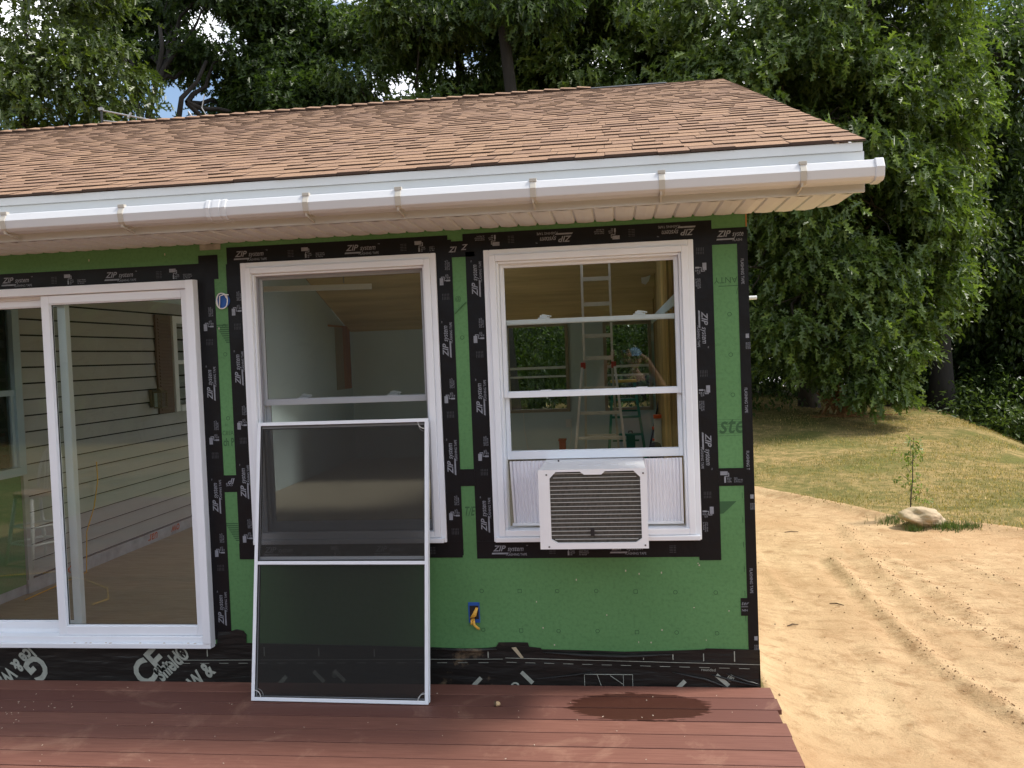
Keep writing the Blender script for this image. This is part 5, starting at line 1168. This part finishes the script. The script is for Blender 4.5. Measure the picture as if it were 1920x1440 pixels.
# local coordinates: x right, y towards the house, z up
B = [((0, 0, .95), .15, .11), ((0, .0, 1.12), .145, .105), ((0, .01, 1.32), .165, .115), ((0, .0, 1.46), .12, .09), ((0, .02, 1.545), .055), ((0, .045, 1.60), .06),
     ((.10, 0, .86), .095), ((.12, .02, .50), .062), ((.13, 0, .10), .045), ((.14, .14, .045), .040), ((-.10, 0, .86), .095), ((-.12, .02, .50), .062), ((-.13, 0, .10), .045), ((-.14, .14, .045), .040),
     ((.19, .0, 1.44), .062), ((.36, .16, 1.28), .045), ((.12, .36, 1.70), .032), ((.05, .40, 1.745), .026), ((-.19, .0, 1.44), .062), ((-.42, .14, 1.30), .045), ((-.30, .36, 1.70), .032), ((-.24, .40, 1.745), .026)]
E_ = [(0,1),(1,2),(2,3),(3,4),(4,5),(0,6),(6,7),(7,8),(8,9),(0,10),(10,11),(11,12),(12,13),(3,14),(14,15),(15,16),(16,17),(3,18),(18,19),(19,20),(20,21)]
body = skinned('body', B, E_, pp, M['skin'])
bm = bmesh.new(); bmesh.ops.create_uvsphere(bm, u_segments=28, v_segments=20, radius=1)
for v in bm.verts:
    x, y, z = v.co; k = 1 - .22*max(0, -z)*(1) ; v.co = Vector((x*.076*k, y*.095*(1-.12*max(0, -z)), z*.118))
    if y > .55 and abs(x) < .22 and -.35 < z < .15: v.co.y += .020*(1-abs(x)/.22)*(1-abs(z+.12)/.3 if abs(z+.12) < .3 else 0)      # nose
    if y > .5 and .05 < z < .25 and .2 < abs(x) < .6: v.co.y -= .008                                                            # eye sockets
    v.co += Vector((0, .06, 1.70))
me = bpy.data.meshes.new('head'); bm.to_mesh(me); bm.free(); me.materials.append(M['skin']); me.polygons.foreach_set('use_smooth', [True]*len(me.polygons)); o = bpy.data.objects.new('head', me); COL.objects.link(o); o.parent = pp
def local(mb, name, m, **k): o = mb.build(name, m, None, **k); o.parent = pp; return o
mb = MB()
for sx in (-1, 1): mb.tube([(sx*.030-.012, .145, 1.715), (sx*.030, .149, 1.716), (sx*.030+.012, .145, 1.715)], [.002, .006, .002], 6)
local(mb, 'eyes', M['black_plastic'])
mb = MB(); mb.tube([(-.024, .140, 1.640), (0, .150, 1.638), (.024, .140, 1.640)], [.002, .006, .002], 6); local(mb, 'mouth', mat('lips', (.33, .11, .09), .5))
mb = MB()
for sx in (-1, 1): mb.tube([(sx*.074, .06, 1.73), (sx*.083, .05, 1.70), (sx*.074, .06, 1.665)], [.006, .011, .005], 8)
local(mb, 'ears', M['skin'], smooth=True)
def dome(r, zc, z0, sy=1.22, fr=1.0):
    mb = MB(); n, m_ = 24, 7
    for i in range(m_):
        t0, t1 = math.pi/2*i/m_, math.pi/2*(i+1)/m_
        for k in range(n):
            a, b = 2*math.pi*k/n, 2*math.pi*(k+1)/n
            q = lambda t, an: (r*math.cos(t)*math.cos(an), .058+r*sy*math.cos(t)*math.sin(an), zc+r*1.05*math.sin(t))
            mb.quad([q(t0, a), q(t0, b), q(t1, b), q(t1, a)])
    return mb
mb = dome(.084, 1.745, 0); 
br = [(.080*math.cos(t), .058+.100*math.sin(t)) for t in np.linspace(.25, math.pi-.25, 12)]; bo_ = [(.082*math.cos(t), .085+.155*math.sin(t)) for t in np.linspace(.25, math.pi-.25, 12)]
for i in range(11):
    for dz in (0, .004): mb.quad([(br[i][0], br[i][1], 1.748+dz), (br[i+1][0], br[i+1][1], 1.748+dz), (bo_[i+1][0], bo_[i+1][1], 1.735+dz), (bo_[i][0], bo_[i][1], 1.735+dz)])
local(mb, 'cap', M['cap'], smooth=True)
mb = MB(); 
for k in range(20): a = math.pi + math.pi*k/19; mb.tube([(.074*math.cos(a), .058+.090*math.sin(a), 1.755), (.072*math.cos(a), .056+.088*math.sin(a), 1.68)], [.012, .006], 6)
local(mb, 'hair', M['hair'], smooth=True)
S = [((0, 0, 1.0), .168, .128), ((0, 0, 1.14), .165, .125), ((0, .01, 1.32), .182, .132), ((0, 0, 1.46), .125, .10), ((.19, 0, 1.45), .078), ((.30, .10, 1.345), .066), ((-.19, 0, 1.45), .078), ((-.33, .09, 1.36), .066)]
skinned('shirt', S, [(0,1),(1,2),(2,3),(3,4),(4,5),(3,6),(6,7)], pp, M['shirt'])
T_ = [((0, 0, .97), .165, .125), ((.10, 0, .84), .112), ((.12, .02, .50), .082), ((.13, 0, .14), .066), ((-.10, 0, .84), .112), ((-.12, .02, .50), .082), ((-.13, 0, .14), .066)]
skinned('trousers', T_, [(0,1),(1,2),(2,3),(0,4),(4,5),(5,6)], pp, M['denim'])
mb = MB()
for sx in (-1, 1): mb.tube([(sx*.13, -.06, .045), (sx*.132, .02, .055), (sx*.14, .13, .045), (sx*.142, .19, .035)], [.040, .046, .045, .030], 10)
local(mb, 'shoes', M['black_plastic'], smooth=True)
# phone held at the camera position; hands close on its two short ends
ph = empty('phone', (CX+.03, CY-.018, CZ-.012), 'dark phone held up sideways in both hands, mirrored in the right window', 'phone')
mb = MB(); mb.box(CX-.045, CX+.095, CY-.020, CY-.0125, CZ-.055, CZ+.015); mb.build('phone_body', M['black_plastic'], ph, bevel=.003)
mb = MB(); disc(mb, (CX-.03, CZ-.0), .004, CY-.0125, 12, CY-.0118); mb.build('lens', M['glass'], ph)
lx, lz, ly = CX-PX, CZ, CY-PY
for sx in (-1, 1):
    ex_ = lx+.025+sx*.072; hx = ex_+sx*.020
    ch = [((hx+sx*.015, ly-.09, lz-.055), .020), ((hx, ly-.05, lz-.030), .026, .016)]; ed = [(0, 1)]
    for f in range(4):
        z = lz+.010-f*.018; i = len(ch); g = .0085-.0006*f
        ch += [((hx, ly-.035, z), g), ((hx+sx*.004, ly-.012, z), g*.95), ((ex_+sx*.006, ly-.006, z), g*.9), ((ex_-sx*.012, ly-.0045, z), g*.5)]
        ed += [(1, i), (i, i+1), (i+1, i+2), (i+2, i+3)]
    i = len(ch); ch += [((hx-sx*.004, ly-.045, lz-.050), .010), ((ex_-sx*.018, ly-.034, lz-.052), .009), ((ex_-sx*.04, ly-.030, lz-.040), .0075)]; ed += [(1, i), (i, i+1), (i+1, i+2)]
    h = skinned('hand', ch, ed, pp, M['skin'], 1)
